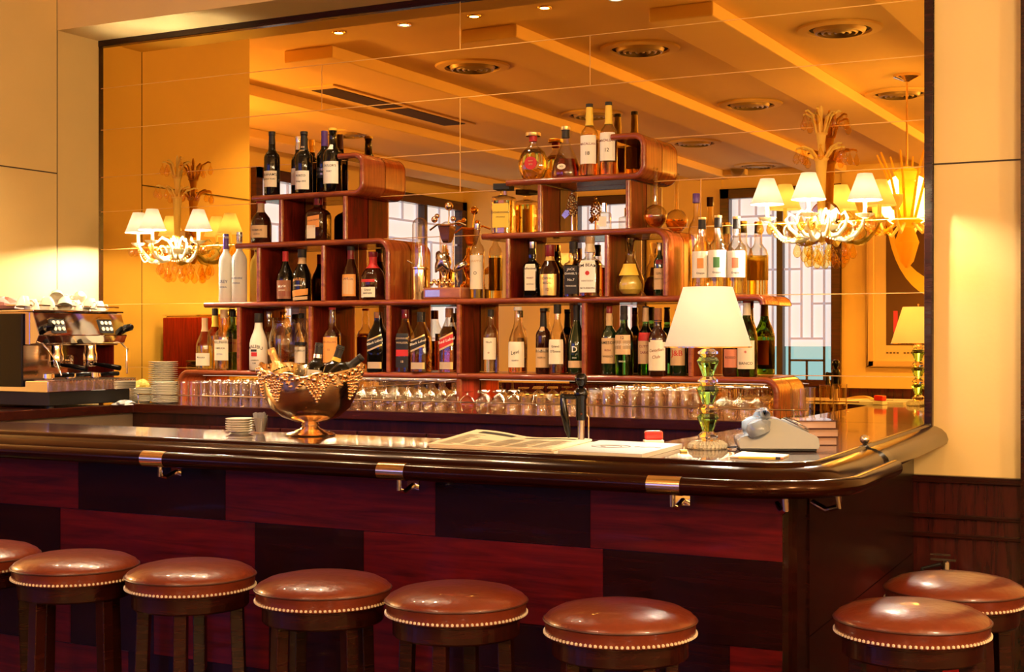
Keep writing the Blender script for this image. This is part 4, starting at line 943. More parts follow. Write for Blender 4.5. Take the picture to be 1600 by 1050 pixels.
# ================================================================ GILT WINE COOLER BOWL
bx, by = onz(485, 680, ZBAR)
t = thing('wine_cooler_bowl', 'large gilt punch bowl with grape relief holding wine bottles on the bar', 'wine cooler', (bx, by, ZBAR + .0006), TH)
kb = (bx * -ST + by * CT) / F_PX
G().lathe([(1e-4, 0), (.090, 0), (.092, .004), (.082, .010), (.060, .014), (.056, .018), (.036, .025), (.030, .033), (.033, .040), (.026, .050)], 40, caps=False).build('foot', M_SILV, t)
n = 72; rb_ = .178
pb = [(.010, .045), (.055, .050), (.104, .068), (.142, .102), (.165, .148), (.176, .195), (.180, .235)]
v, f = [], []
def rimz(a):   # local +y is away from the camera
    return .012 * abs(math.cos(a)) ** 1.5 * 1.6 + .020 * max(0, math.sin(a)) - .014 * max(0, -math.sin(a)) + .004 * math.sin(9 * a)
rings = pb + [(a - .004, b) for a, b in pb[::-1]]
m_ = len(pb)
for j, (r_, z_) in enumerate(rings):
    for i in range(n):
        a = 2 * math.pi * i / n; q = max(0, (z_ - .1) / .135)
        v.append((r_ * math.cos(a) * 1.03, r_ * math.sin(a), z_ + rimz(a) * q))
for j in range(len(rings) - 1):
    for i in range(n): f.append((j * n + i, j * n + (i + 1) % n, (j + 1) * n + (i + 1) % n, (j + 1) * n + i))
f.append(tuple(range(n)))
G().add(v, f).build('bowl', M_SILV, t, ang=60)
g = G(); gl_ = G(); rnd = random.Random(2)
def onb(a, z):  # point on the bowl outside
    r_ = interp([(p, q) for p, q in pb], z)
    for (r0, z0), (r1, z1) in zip(pb, pb[1:]):
        if z <= z1: r_ = r0 + (r1 - r0) * (z - z0) / (z1 - z0); break
    return (r_ * math.cos(a) * 1.03, r_ * math.sin(a), z + rimz(a) * max(0, (z - .1) / .135))
pts = [];
for i in range(n * 2):
    a = math.pi * i / n; p = onb(a, .234 + .003 * math.sin(13 * a)); pts.append((p[0] * 1.01, p[1] * 1.01, p[2]))
g.tube(pts, .0055, 6, closed=True)
for i in range(60):
    a = 2 * math.pi * i / 60; p = onb(a, .228 - .010 * (i % 2)); g.sph((p[0] * 1.02, p[1] * 1.02, p[2]), .0075 + .003 * (i % 3), 6)
g.build('vine_rim', M_SILV, t, ang=60)
for k, a0 in enumerate([R(d) for d in (-128, -74, -22, 30, 84, 138, 188)]):
    g = G()
    for row in range(8):
        cnt = 8 - row
        for q in range(cnt):
            a = a0 + (q - (cnt - 1) / 2) * .070 + rnd.uniform(-.012, .012); p = onb(a, .207 - row * .0108 + rnd.uniform(-.003, .003))
            g.sph((p[0] * 1.015, p[1] * 1.015, p[2]), .0062, 8)
    for q in (-1, 1):
        for j in range(3):
            p = onb(a0 + q * (.30 + .05 * j), .212 - .012 * j); g.sph((p[0] * 1.01, p[1] * 1.01, p[2]), .012 - .002 * j, 8, sz=.7)
    g.build('grape_relief', M_SILV, t, ang=60)
# bottles lying in the bowl
def lean(px, py, dx_, dy_, dz_, Rb, L, body, lab, foilc, foil_h, extra_=None, band=None):
    """bottle whose mouth sits at pixel (px,py) at bowl depth, pointing in direction d (local view axes)"""
    dep = (bx * -ST + by * CT) + dy_
    u = (px - 800) / F_PX
    top = Vector((dep * (-ST + CT * u), dep * (CT + ST * u), EYE + (HOR - py) * dep / F_PX))
    d = dx_[0] * Vector((CT, ST, 0)) + dx_[1] * Vector((-ST, CT, 0)) + Vector((0, 0, dz_))
    d = d.normalized(); o = thing("wine_bottle", lab, "bottle", top - d * L, 0, 'bottles in the wine cooler bowl')
    o.rotation_mode = 'QUATERNION'; qd = d.to_track_quat('Z', 'Y')
    # turn the label towards the camera
    o.rotation_quaternion = qd
    lc = qd.inverted() @ (Vector((0, 0, EYE)) - top); a = math.atan2(lc.y, lc.x) + math.pi / 2
    pr = [(p * Rb, q * L) for p, q in PROF['claret']]
    b_ = G().lathe([(1e-5, 0)] + pr, 28).build('glass_body', BOD[body], o, ang=50)
    fp = [(interp(pr, z_) + .0008, z_) for z_ in [L * (1 - foil_h) + i_ * L * foil_h / 8 for i_ in range(9)]]
    G().lathe(fp + [(1e-5, L + .0005)], 20, caps=False).build('neck_foil', foilc, o)
    if band: G().lathe([(interp(pr, band[1] * L) + .0016, band[1] * L), (interp(pr, band[2] * L) + .0016, band[2] * L)], 20, caps=False).build('neck_band', CL[band[0]], o)
    if extra_:
        patch(G(), Rb, L * .22, L * .56, a - R(55), a + R(55), off=.001).build('label', CL['cream'], o)
        patch(G(), Rb, L * .36, L * .50, a - R(28), a + R(20), off=.0018).build('label_picture', CL['ink'], o)
    return o
M_FOILG = pm('gold_foil', (.85, .52, .16), rough=.3, metal=.8, bump=.8, bscale=90)
lean(423, 545, (-.42, .12), -.02, 1.0, .036, .225, 'dgreen', 'champagne bottle with crinkled gold foil neck, leftmost in the gilt bowl', M_FOILG, .46)
lean(499, 536, (.10, .10), .03, 1.0, .038, .235, 'dark', 'dark wine bottle with white neck band and picture label, centre of gilt bowl', CL['ink'], .2, True, ('silver', .76, .82))
lean(533, 540, (.32, .10), .00, 1.0, .038, .235, 'dark', 'dark wine bottle with yellow neck band, right of centre in gilt bowl', CL['ink'], .2, False, ('yellow', .74, .80))
lean(566, 557, (1.0, -.05), -.075, .80, .036, .20, 'dark', 'dark wine bottle lying against the right rim of the gilt bowl', CL['black'], .30)

# ================================================================ BEER TAP
x, y = onz(908, 694, ZBAR); 
t = thing('beer_tap', 'chrome and black beer tap with ball handle at the back of the bar', 'beer tap', (x, y, ZBAR + .0006), TH)
k = ((x * -ST + y * CT)) / F_PX
G().lathe([(.020, 0), (.020, .004), (.0115, .010), (.0115, .085)], 20).build('column', M_STEEL, t)
G().lathe([(.0165, .080), (.018, .084), (.018, .150), (.022, .158), (.024, .172), (.018, .185), (.012, .190)], 20).build('black_body', M_BLACK, t)
G().lathe([(.006, .188), (.012, .195), (.021, .212), (.022, .224), (.014, .236), (1e-4, .239)], 18).build('ball_handle', M_BLACK, t)
G().cyl((-.003, 0, .158), (-.062, 0, .160), .0085, 14).sph((-.062, 0, .160), .0105, 12).build('spout_arm', M_BLACK, t)
G().tube([(-.062, 0, .155), (-.058, -.002, .11), (-.046, -.004, .05), (-.040, -.004, .022)], [.0095, .0135, .011, .005], 14).build('spout', M_BLACK, t)
G().tube([(.018, 0, .10), (.025, 0, .09), (.026, 0, .0)], .0022, 8).build('side_pipe', M_CHR, t)
G().cyl((0, -.0182, .102), (0, -.020, .102), .004, 10).build('screw', M_CHR, t)

# ================================================================ NEWSPAPER, MAGAZINE, RED BOX
def quad_sheet(g, P, zf, n=14, m=8, th=.004):
    """bilinear sheet over 4 ground points, height function zf(u,v)"""
    v, f = [], []
    for s_ in (0, 1):
        for j in range(m + 1):
            for i in range(n + 1):
                a, b = i / n, j / m
                p = [(1 - a) * (1 - b) * P[0][q] + a * (1 - b) * P[1][q] + a * b * P[2][q] + (1 - a) * b * P[3][q] for q in (0, 1)]
                v.append((p[0], p[1], zf(a, b) - (th if s_ else 0)))
    N = (n + 1) * (m + 1)
    for j in range(m):
        for i in range(n):
            a = j * (n + 1) + i; f.append((a, a + 1, a + n + 2, a + n + 1)); f.append((a + N, a + n + 1 + N, a + n + 2 + N, a + 1 + N))
    for i in range(n): f.append((i, i + N, i + 1 + N, i + 1)); a = m * (n + 1) + i; f.append((a, a + 1, a + 1 + N, a + N))
    for j in range(m): a = j * (n + 1); f.append((a, a + n + 1, a + n + 1 + N, a + N)); a += n; f.append((a, a + N, a + n + 1 + N, a + n + 1))
    return g.add(v, f)
P = [onz(668, 700, ZBAR), onz(862, 709, ZBAR), onz(925, 693, ZBAR), onz(745, 683, ZBAR)]
nz = lambda a, b: ZBAR + .014 + .014 * max(0, 1 - a * 2.2) * b * (1.0) + .003 * math.sin(a * 9) * b
t = thing('newspaper', 'folded yellowish newspaper lying on the bar left of the white magazine', 'newspaper', (0, 0, 0))
quad_sheet(G(), P, nz, 20, 10, .006).build('top_section', M_NEWS, t, ang=60)
P2 = [(p[0] + .008, p[1] - .003) for p in P]
quad_sheet(G(), P2, lambda a, b: ZBAR + .0075 + .001 * math.sin(a * 5), 14, 6, .0068).build('lower_section', M_NEWS, t, ang=60)
def onq(P, a, b): return [(1 - a) * (1 - b) * P[0][q] + a * (1 - b) * P[1][q] + a * b * P[2][q] + (1 - a) * b * P[3][q] for q in (0, 1)]
g = G(); rnd = random.Random(9)
for col_ in range(5):
    for ln in range(16):
        a0 = .06 + col_ * .185; a1 = a0 + .155 * rnd.choice((1, 1, 1, .8, .6)); b0 = .06 + ln * .040
        if col_ == 1 and ln > 9: continue
        pts = []
        for a in (a0, (a0 + a1) / 2, a1):
            for bb in (b0, b0 + .014): q = onq(P, a, bb); pts.append((q[0], q[1], nz(a, bb) + .0006))
        g.add(pts, [(0, 2, 3, 1), (2, 4, 5, 3)])
g.build('print_lines', M_INKG, t, False)
g = G()
for a0, a1, b0, b1 in ((.10, .40, .78, .90), (.50, .92, .80, .86)):
    pts = []
    for i in range(7):
        a = a0 + (a1 - a0) * i / 6
        for bb in (b0, b1): q = onq(P, a, bb); pts.append((q[0], q[1], nz(a, bb) + .0008))
    g.add(pts, [(2 * i, 2 * i + 2, 2 * i + 3, 2 * i + 1) for i in range(6)])
g.build('headline_picture', M_INK, t, False)
P = [onz(872, 711, ZBAR), onz(1003, 717, ZBAR), onz(1066, 700, ZBAR), onz(938, 694, ZBAR)]
t = thing('magazine', 'thick white magazine with circular ink drawing on its cover, on bar edge', 'magazine', (0, 0, 0))
quad_sheet(G(), P, lambda a, b: ZBAR + .0125, 6, 4, .012).build('pages', M_PAPER, t, False)
quad_sheet(G(), P, lambda a, b: ZBAR + .0138, 6, 4, .0012).build('cover', M_WPAPER, t, False)
c = onq(P, .38, .5); g = G()
g.tube([(c[0] + .062 * math.cos(w), c[1] + .052 * math.sin(w) + .004 * math.sin(w * 5), ZBAR + .0142) for w in [i * .2618 for i in range(24)]], .0012, 5, True)
g.tube([(c[0] + .035 * math.cos(w), c[1] + .025 * math.sin(w), ZBAR + .0142) for w in [i * .3 for i in range(16)]], .0010, 5)
c2 = onq(P, .78, .55); g.tube([(c2[0] - .04 + .013 * i, c2[1] + .01 * math.sin(i * 1.7), ZBAR + .0142) for i in range(8)], .0010, 5)
g.build('ink_drawing', M_INKG, t)
x, y = onz(1021, 697, ZBAR)
t = thing('red_stamp_box', 'small box with shiny red lid standing behind the white magazine', 'box', (x, y + .0, ZBAR + .0006), TH)
G().box(-.033, .033, -.02, .02, 0, .020).build('box_body', M_PAPER, t, False, bevel=.002)
G().box(-.030, .030, -.018, .018, .0205, .050).build('lid', M_RED, t, False, bevel=.006)
x, y = onz(1068, 706, ZBAR)
o = G().box(-.010, .010, -.014, .014, 0, .006).build('yellow_eraser', M_LEMON, None, False, bevel=.001); o.location = (x, y, ZBAR + .0006); o.rotation_euler = (0, 0, TH); tag(o, 'tiny yellow block lying between the magazine and lamp base', 'eraser')

# ================================================================ TABLE LAMP
M_FOOT = pm('pressed_glass_foot', (.95, .86, .62), rough=.08, trans=.45, ior=1.4, coat=.5)
lx, ly = onz(1106, 701, ZBAR); kd = (lx * -ST + ly * CT) / F_PX
t = thing('table_lamp', 'lit table lamp with green and clear crystal stem and cream shade on bar', 'lamp', (lx, ly, ZBAR + .0006), R(12))
def zz(py): return (701 - py) * kd
n = 26; v = []; f = []
G().lathe([(1e-4, 0), (.060, 0), (.062, .006), (.058, .016), (.044, .024), (1e-4, .026)], 36, caps=False).build('glass_foot', M_FOOT, t, ang=20)
g = G()
for i in range(30):
    a = 2 * math.pi * i / 30; g.tube([(.063 * math.cos(a), .063 * math.sin(a), .002), (.060 * math.cos(a), .060 * math.sin(a), .014), (.046 * math.cos(a), .046 * math.sin(a), .024)], .0035, 6)
g.build('ribbed_edge', M_FOOT, t)
zc_ = [(690, 674), (646, 632), (603, 588), (558, 545)]
for (a, b) in zc_:
    z0, z1 = zz(a), zz(b); hh = z1 - z0; rw = 15.5 * kd
    G().lathe([(rw * .55, z0), (rw, z0 + hh * .38), (rw, z0 + hh * .62), (rw * .55, z1)], 8, Matrix.Rotation(R(9), 4, 'Z')).build('clear_bead', M_CRYS, t, False)
for (a, b) in ((674, 646), (632, 603), (588, 558)):
    z0, z1 = zz(a), zz(b); hh = z1 - z0
    G().lathe([(8 * kd, z0), (17.5 * kd, z0 + hh * .80), (14 * kd, z0 + hh * .97), (14 * kd, z1)], 10).build('green_crystal', M_GREENC, t, False)
zs0, zs1 = zz(543), zz(449)
pr = [(68 * kd, zs0), (67.2 * kd, zs0 + .006), (38.5 * kd, zs1)]
s_ = G().lathe(pr + [(a - .0015, b) for a, b in pr[::-1]] + [pr[0]], 56, caps=False).build('lamp_shade', M_SHADE, t, ang=60)
G().lathe([(68.3 * kd, zs0 - .001), (68.3 * kd, zs0 + .003), (67.5 * kd, zs0 + .003), (67.5 * kd, zs0 - .001), (68.3 * kd, zs0 - .001)], 56, caps=False).build('shade_trim', M_BRASS, s_)
G().cyl((0, 0, zz(546)), (0, 0, zz(500)), .006).build('lamp_socket', M_BRASS, t)
g = G().cyl((0, 0, zs1 - .02), (0, 0, zs1 + .012), .002); g.sph((0, 0, zs1 + .012), .005, 10)
for a in (0, 120, 240): g.cyl((0, 0, zs1 - .006), (38 * kd * math.cos(R(a)), 38 * kd * math.sin(R(a)), zs1 - .004), .0012, 6)
g.build('finial', M_BRASS, t)
G().sph((0, 0, zz(490)), .022, 16).build('bulb', M_BULB, t)
lamp('lamp_light', 'POINT', (0, 0, zz(490)), 165, size=.024, parent=t, color=(1, .88, .70))

# ================================================================ TELEPHONE
x, y = onz(1221, 706, ZBAR); wv = .090
x += -ST * wv; y += CT * wv
t = thing('rotary_telephone', 'pale grey rotary telephone with handset seen from its side on the bar', 'telephone', (x, y, ZBAR + .0006), TH + R(-4)); t.scale = (1, 1, .9)
M_PH = pm('pale_grey_bakelite', (.19, .225, .27), rough=.15, coat=.6)
G().box(-.118, .118, -.080, .080, 0, .010).build('black_base', M_BLKM, t, False, bevel=.003)
out = [(-.122, .009), (.122, .009), (.126, .020), (.124, .044), (.118, .052), (.10, .060), (.012, .106), (-.002, .112), (-.030, .112), (-.040, .106), (-.050, .084), (-.062, .066), (-.095, .056), (-.120, .048), (-.128, .034)]
# taper the shell a little towards the top
g = G(); n = len(out); v = []; rows_ = [(-.086, .0), (-.082, .6), (-.074, 1.0), (.074, 1.0), (.082, .6), (.086, 0)]
for yy, s_ in rows_:
    for (a, b) in out: 
        w_ = .086 - .022 * max(0, (b - .02) / .09) if abs(yy) > .0 else 0
        v.append((a * (1 - .01 * s_), math.copysign(w_ - (.004 * s_ * s_), yy) if s_ < 1 else math.copysign(w_ - .008, yy), b + .002 * s_))
f = [tuple(range(n - 1, -1, -1)), tuple(range(5 * n, 6 * n))]
for j in range(5):
    for i in range(n): f.append((j * n + i, j * n + (i + 1) % n, (j + 1) * n + (i + 1) % n, (j + 1) * n + i))
g.add(v, f).build('phone_body', M_PH, t, ang=28, bevel=.003)
# dial on the sloping face: slope from (.10,.060) to (.012,.106)
ang_ = math.atan2(.106 - .060, .012 - .10)
Md = Matrix.Translation((.060, 0, .0855)) @ Matrix.Rotation(R(27.6), 4, 'Y')
d = G().lathe([(1e-4, .004), (.046, .004), (.049, .001), (.049, -.002)], 40, Md, caps=False).build('dial_plate', pm('dial_grey', (.16, .16, .16), rough=.3), t)
g = G(); g.lathe([(.045, .007), (.046, .010), (.022, .012), (.021, .007)], 40, Md, caps=False)
g.build('dial_wheel', M_CHR, d)
g = G()
for i in range(10):
    a = R(i * 30 + 20); g.lathe([(1e-4, .0125), (.0055, .0125), (.0065, .0118)], 14, Md @ Matrix.Translation((.034 * math.cos(a), .034 * math.sin(a), 0)), caps=False)
g.build('finger_hole', CL['ink'], d)
G().lathe([(1e-4, .014), (.018, .013), (.020, .007)], 24, Md, caps=False).build('number_card', CL['white'], d)
# cradle + handset lying across (along local y)
G().box(-.060, -.020, -.045, .045, .090, .120).build('cradle', M_PH, t, False, bevel=.005)
hs = G()
hs.tube([(-.050, -.090, .070), (-.048, -.088, .105), (-.042, -.070, .128), (-.038, 0, .136), (-.042, .070, .128), (-.048, .088, .105), (-.050, .090, .070)], [.020, .022, .016, .014, .016, .022, .020], 16)
ho = hs.build('handset', M_PH, t, ang=60)
Mh = lambda s_: Matrix.Translation((-.066, s_ * .088, .078)) @ Matrix.Rotation(R(-24), 4, 'Y')
for s_ in (-1, 1):
    G().lathe([(.010, .034), (.026, .028), (.036, .008), (.037, -.006), (.034, -.018), (.026, -.022), (1e-4, -.022)], 28, Mh(s_)).build('ear_cap', M_PH, ho)
G().tube([(-.125, .0, .008), (-.16, .01, .006), (-.165, .03, .005), (-.155, .09, .005)], .003, 8).build('cord', M_BLKM, t)
# note pad and pencil
P = [onz(1140, 716, ZBAR), onz(1218, 720, ZBAR), onz(1233, 713, ZBAR), onz(1160, 708, ZBAR)]
t = thing('note_pad', 'small cream note pad in front of the grey telephone', 'note pad', (0, 0, 0))
quad_sheet(G(), P, lambda a, b: ZBAR + .0058, 3, 2, .005).build('sheets', M_PAPER, t, False)
a_ = Vector((*onz(1144, 714, ZBAR + .012), ZBAR + .0105)); b_ = Vector((*onz(1224, 715.5, ZBAR + .012), ZBAR + .0105))
t = thing('pencil', 'yellow pencil with dark ferrule lying on the note pad', 'pencil', a_); t.rotation_mode = 'QUATERNION'; t.rotation_quaternion = (b_ - a_).to_track_quat('Z', 'Y')
L_ = (b_ - a_).length
G().lathe([(.0038, .018), (.0038, L_ - .022)], 6).build('shaft', CL['yellow'], t, False)
G().lathe([(.0006, .002), (.0036, .018)], 6).build('sharpened_tip', CL['cork'], t, False)
G().lathe([(.0041, L_ - .022), (.0041, L_ - .008)], 12).build('ferrule', CL['ink'], t)
G().lathe([(.0038, L_ - .008), (.0036, L_), (1e-4, L_)], 12).build('rubber', CL['pink'], t)
# books
x, y = onz(1278, 696, ZBAR); x += -ST * .088; y += CT * .088
for i, (lb, dx_, rz) in enumerate((('dark-covered book, bottom of the three stacked behind the telephone', 0, 0), ('dark-covered book, middle of the three stacked behind the telephone', .002, R(2)), ('dark-covered book with glossy cover, topmost of the stack behind telephone', .0, R(-2)))):
    t = thing('book', lb, 'book', (x + dx_, y, ZBAR + .0006 + i * .0275), TH + rz, 'books stacked behind the telephone')
    G().box(-.062, .062, -.085, .085, .002, .0245).build('pages', pm('book_pages', (.36, .20, .12), rough=.7), t, False)
    G().box(-.066, .064, -.088, .088, 0, .0022).box(-.066, .064, -.088, .088, .0243, .0268).box(-.068, -.062, -.088, .088, 0, .0268).build('cover', pm('dark_book_cover', (.05, .012, .012), rough=.15, coat=.8), t, False)

# ================================================================ ESPRESSO MACHINE
X1 = -5.135; Y0, Y1 = 4.93, 5.53
zt_ = 1.585
t = thing('espresso_machine', 'chrome two-group espresso machine on the left counter, facing the aisle', 'espresso machine', (0, 0, 0))
M_MBR = pm('machine_panel', (.60, .45, .34), rough=.12, metal=1)
G().box(-5.62, X1 - .06, Y0, Y1, 1.42, zt_).build('upper_housing', M_MBR, t, False, bevel=.006)
G().box(-5.62, X1 - .26, Y0 + .01, Y1 - .01, 1.22, 1.42).build('back_body', M_MBR, t, False)
G().box(-5.60, X1 + .045, Y0 + .02, Y1 - .03, 1.130, 1.20).build('black_base', M_BLKM, t, False, bevel=.004)
G().box(-5.62, X1 + .06, Y0 + .0, Y1 + .0, 1.195, 1.250).build('drip_tray', M_CHR, t, False, bevel=.004)
g = G()
for i in range(26): g.box(X1 - .24, X1 + .07, Y0 + .03 + i * .022, Y0 + .038 + i * .022, 1.2505, 1.254)
g.build('tray_grille', M_STEEL, t, False)
fp = G().prism([(X1 - .06, 1.425), (X1 - .02, 1.43), (X1 + .0, 1.47), (X1 - .04, zt_ - .004), (X1 - .06, zt_ - .002)], Y0 + .0, Y1, 'y').build('front_panel', M_CHR, t, False, bevel=.003)
for yy in (Y0 + .135, Y0 + .46):
    p = G().box(-.001, .006, -.045, .045, -.035, .035).build('button_pad', M_BLKM, fp, False, loc=(X1 + .002 - .018, yy, 1.515)); p.rotation_euler = (0, R(-18), 0)
    g = G()
    for a in (-1, 0, 1):
        for b in (-1, 1): g.cyl((.004, a * .028, b * .016), (.010, a * .028, b * .016), .010, 14)
    o = g.build('buttons', pm('lit_button', (.9, .8, .6), rough=.3), p)
    G().box(0, .010, -.045, .045, .034, .040).build('pad_lip', M_CHR, p, False)
G().box(-5.64, X1 - .03, Y0 - .005, Y1 + .005, zt_, zt_ + .008).build('cup_tray', M_CHR, t, False, bevel=.002)
g = G().tube([(-5.60, Y0, zt_ + .03), (X1 - .06, Y0, zt_ + .03), (X1 - .06, Y1, zt_ + .03)], .004); g.build('cup_rail', M_CHR, t)
G().box(-5.63, X1 - .10, Y0 - .012, Y0 - .001, 1.22, zt_ - .01).build('side_panel', M_BLACK, t, False, bevel=.004)
G().box(-5.63, X1 - .10, Y1 + .001, Y1 + .012, 1.22, zt_ - .01).build('side_panel', M_MAH, t, False, bevel=.004)
for yy in (Y0 + .20, Y0 + .43):
    gh = G().lathe([(.036, 0), (.036, .03), (.030, .05), (.030, .08)], 26, Matrix.Translation((X1 - .09, yy, 1.345))).build('group_head', M_CHR, t)
    pf = G().lathe([(.028, 0), (.034, .008), (.034, .030)], 26, Matrix.Translation((X1 - .09, yy, 1.312))).build('portafilter', M_CHR, gh)
    G().tube([(X1 - .06, yy, 1.325), (X1 + .0, yy + .01, 1.318), (X1 + .09, yy + .02, 1.305)], [.008, .012, .014], 12).build('handle', M_BLACK, pf)
# spare portafilters lying on the tray
for k_, (yy, dx_) in enumerate(((Y0 + .06, .02), (Y0 + .22, .0), (Y0 + .36, .03))):
    o = G().lathe([(.024, 0), (.030, .006), (.030, .026), (.026, .028)], 22, Matrix.Translation((X1 - .02 + dx_, yy, 1.257))).build('loose_portafilter', M_CHR, t)
    G().tube([(X1 - .02 + dx_, yy + .028, 1.272), (X1 - .01 + dx_, yy + .07, 1.276), (X1 - .01 + dx_, yy + .15, 1.276)], [.007, .011, .012], 12).build('handle', M_BLACK, o)
for yy, sgn in ((Y0 + .05, 1), (Y1 - .01, -1)):
    w_ = G().tube([(X1 - .03, yy, 1.43), (X1 + .01, yy, 1.40), (X1 + .03, yy + sgn * .03, 1.34), (X1 + .05, yy + sgn * .045, 1.275)], .0055, 12).build('steam_wand', M_CHR, t)
    G().lathe([(.016, 0), (.020, .006), (.018, .045), (.010, .055)], 16, Matrix.Translation((X1 - .01, yy, 1.505)) @ Matrix.Rotation(R(80), 4, 'Y')).build('steam_knob', M_BLACK, w_)
G().lathe([(.030, 0), (.030, .012), (.026, .014), (1e-4, .014)], 28, Matrix.Translation((X1 - .258, Y1 - .13, 1.34)) @ Matrix.Rotation(R(90), 4, 'Y')).build('pressure_gauge', M_CHR, t)
g = G()
for a in (-5.58, X1 + .0):
    for b in (Y0 + .07, Y1 - .07): g.lathe([(.02, 0), (.018, .0115)], 14, Matrix.Translation((a, b, ZBK)))
g.build('machine_foot', M_BLKM, t)
# cups piled on the machine
cup = thing('espresso_cup', 'x', 'cup', (0, 0, 0), 0, 'espresso cups piled on the coffee machine')
G().lathe([(1e-4, .002), (.018, .002), (.019, 0), (.021, .004), (.032, .024), (.037, .052), (.0355, .052), (.030, .026), (.018, .007), (1e-4, .006)], 28, caps=False).build('cup_body', M_WHITE, cup, ang=50)
G().tube([(.034, 0, .044), (.048, 0, .046), (.054, 0, .034), (.046, 0, .020), (.030, 0, .020)], .0038, 8).build('cup_handle', M_WHITE, cup)
cups = [(38, .02, 170, 20, 'dusky cup tipped at the left edge of the pile on the coffee machine'), (50, .0, 180, 140, 'upturned cup left of centre on the coffee machine'), (65, .08, 180, 60, 'upturned cup behind the front-left ones on the machine'), (73, .0, 165, 200, 'tilted cup in the front of the pile, left of centre'),
        (88, .05, 180, 300, 'upturned cup under the raised one on the machine'), (102, .0, 150, 40, 'tilted cup at the middle front of the machine top'), (118, .0, 178, 0, 'upturned cup with handle showing right, machine top'), (130, .06, 180, 90, 'upturned cup behind the right-hand ones on the machine'), (142, .0, 172, 350, 'upturned cup near the right end of the machine top'), (154, .03, 180, 20, 'last upturned cup at the right end of machine top')]
zc0 = zt_ + .0085
for i, (px, back, tilt, rz, lb) in enumerate(cups):
    o = cup if i == 0 else copy_tree(cup)
    xx = X1 - .085 - back
    yy = xx / rat(px)
    o.location = (xx, yy, zc0 + .0525 + (.012 if tilt < 178 else 0)); o.rotation_euler = (R(tilt), 0, R(rz)); o['label'] = lb
for i, (px, lb) in enumerate(((90, 'raised cup lying on its side on top of the pile, left one'), (128, 'raised cup on top of the pile, right one with loop handle'))):
    o = copy_tree(cup); xx = X1 - .13; yy = xx / rat(px); o.location = (xx, yy, zc0 + .09); o.rotation_euler = (R(125), 0, R(40 + 200 * i)); o['label'] = lb
crumple('pink_cloth', 'pinkish cloth bundled on the left end of the coffee machine', (X1 - .30, (X1 - .30) / rat(8) , zc0), .10, pm('pink_cloth', (.55, .25, .20), rough=.7), .45, 12, 'cloth')
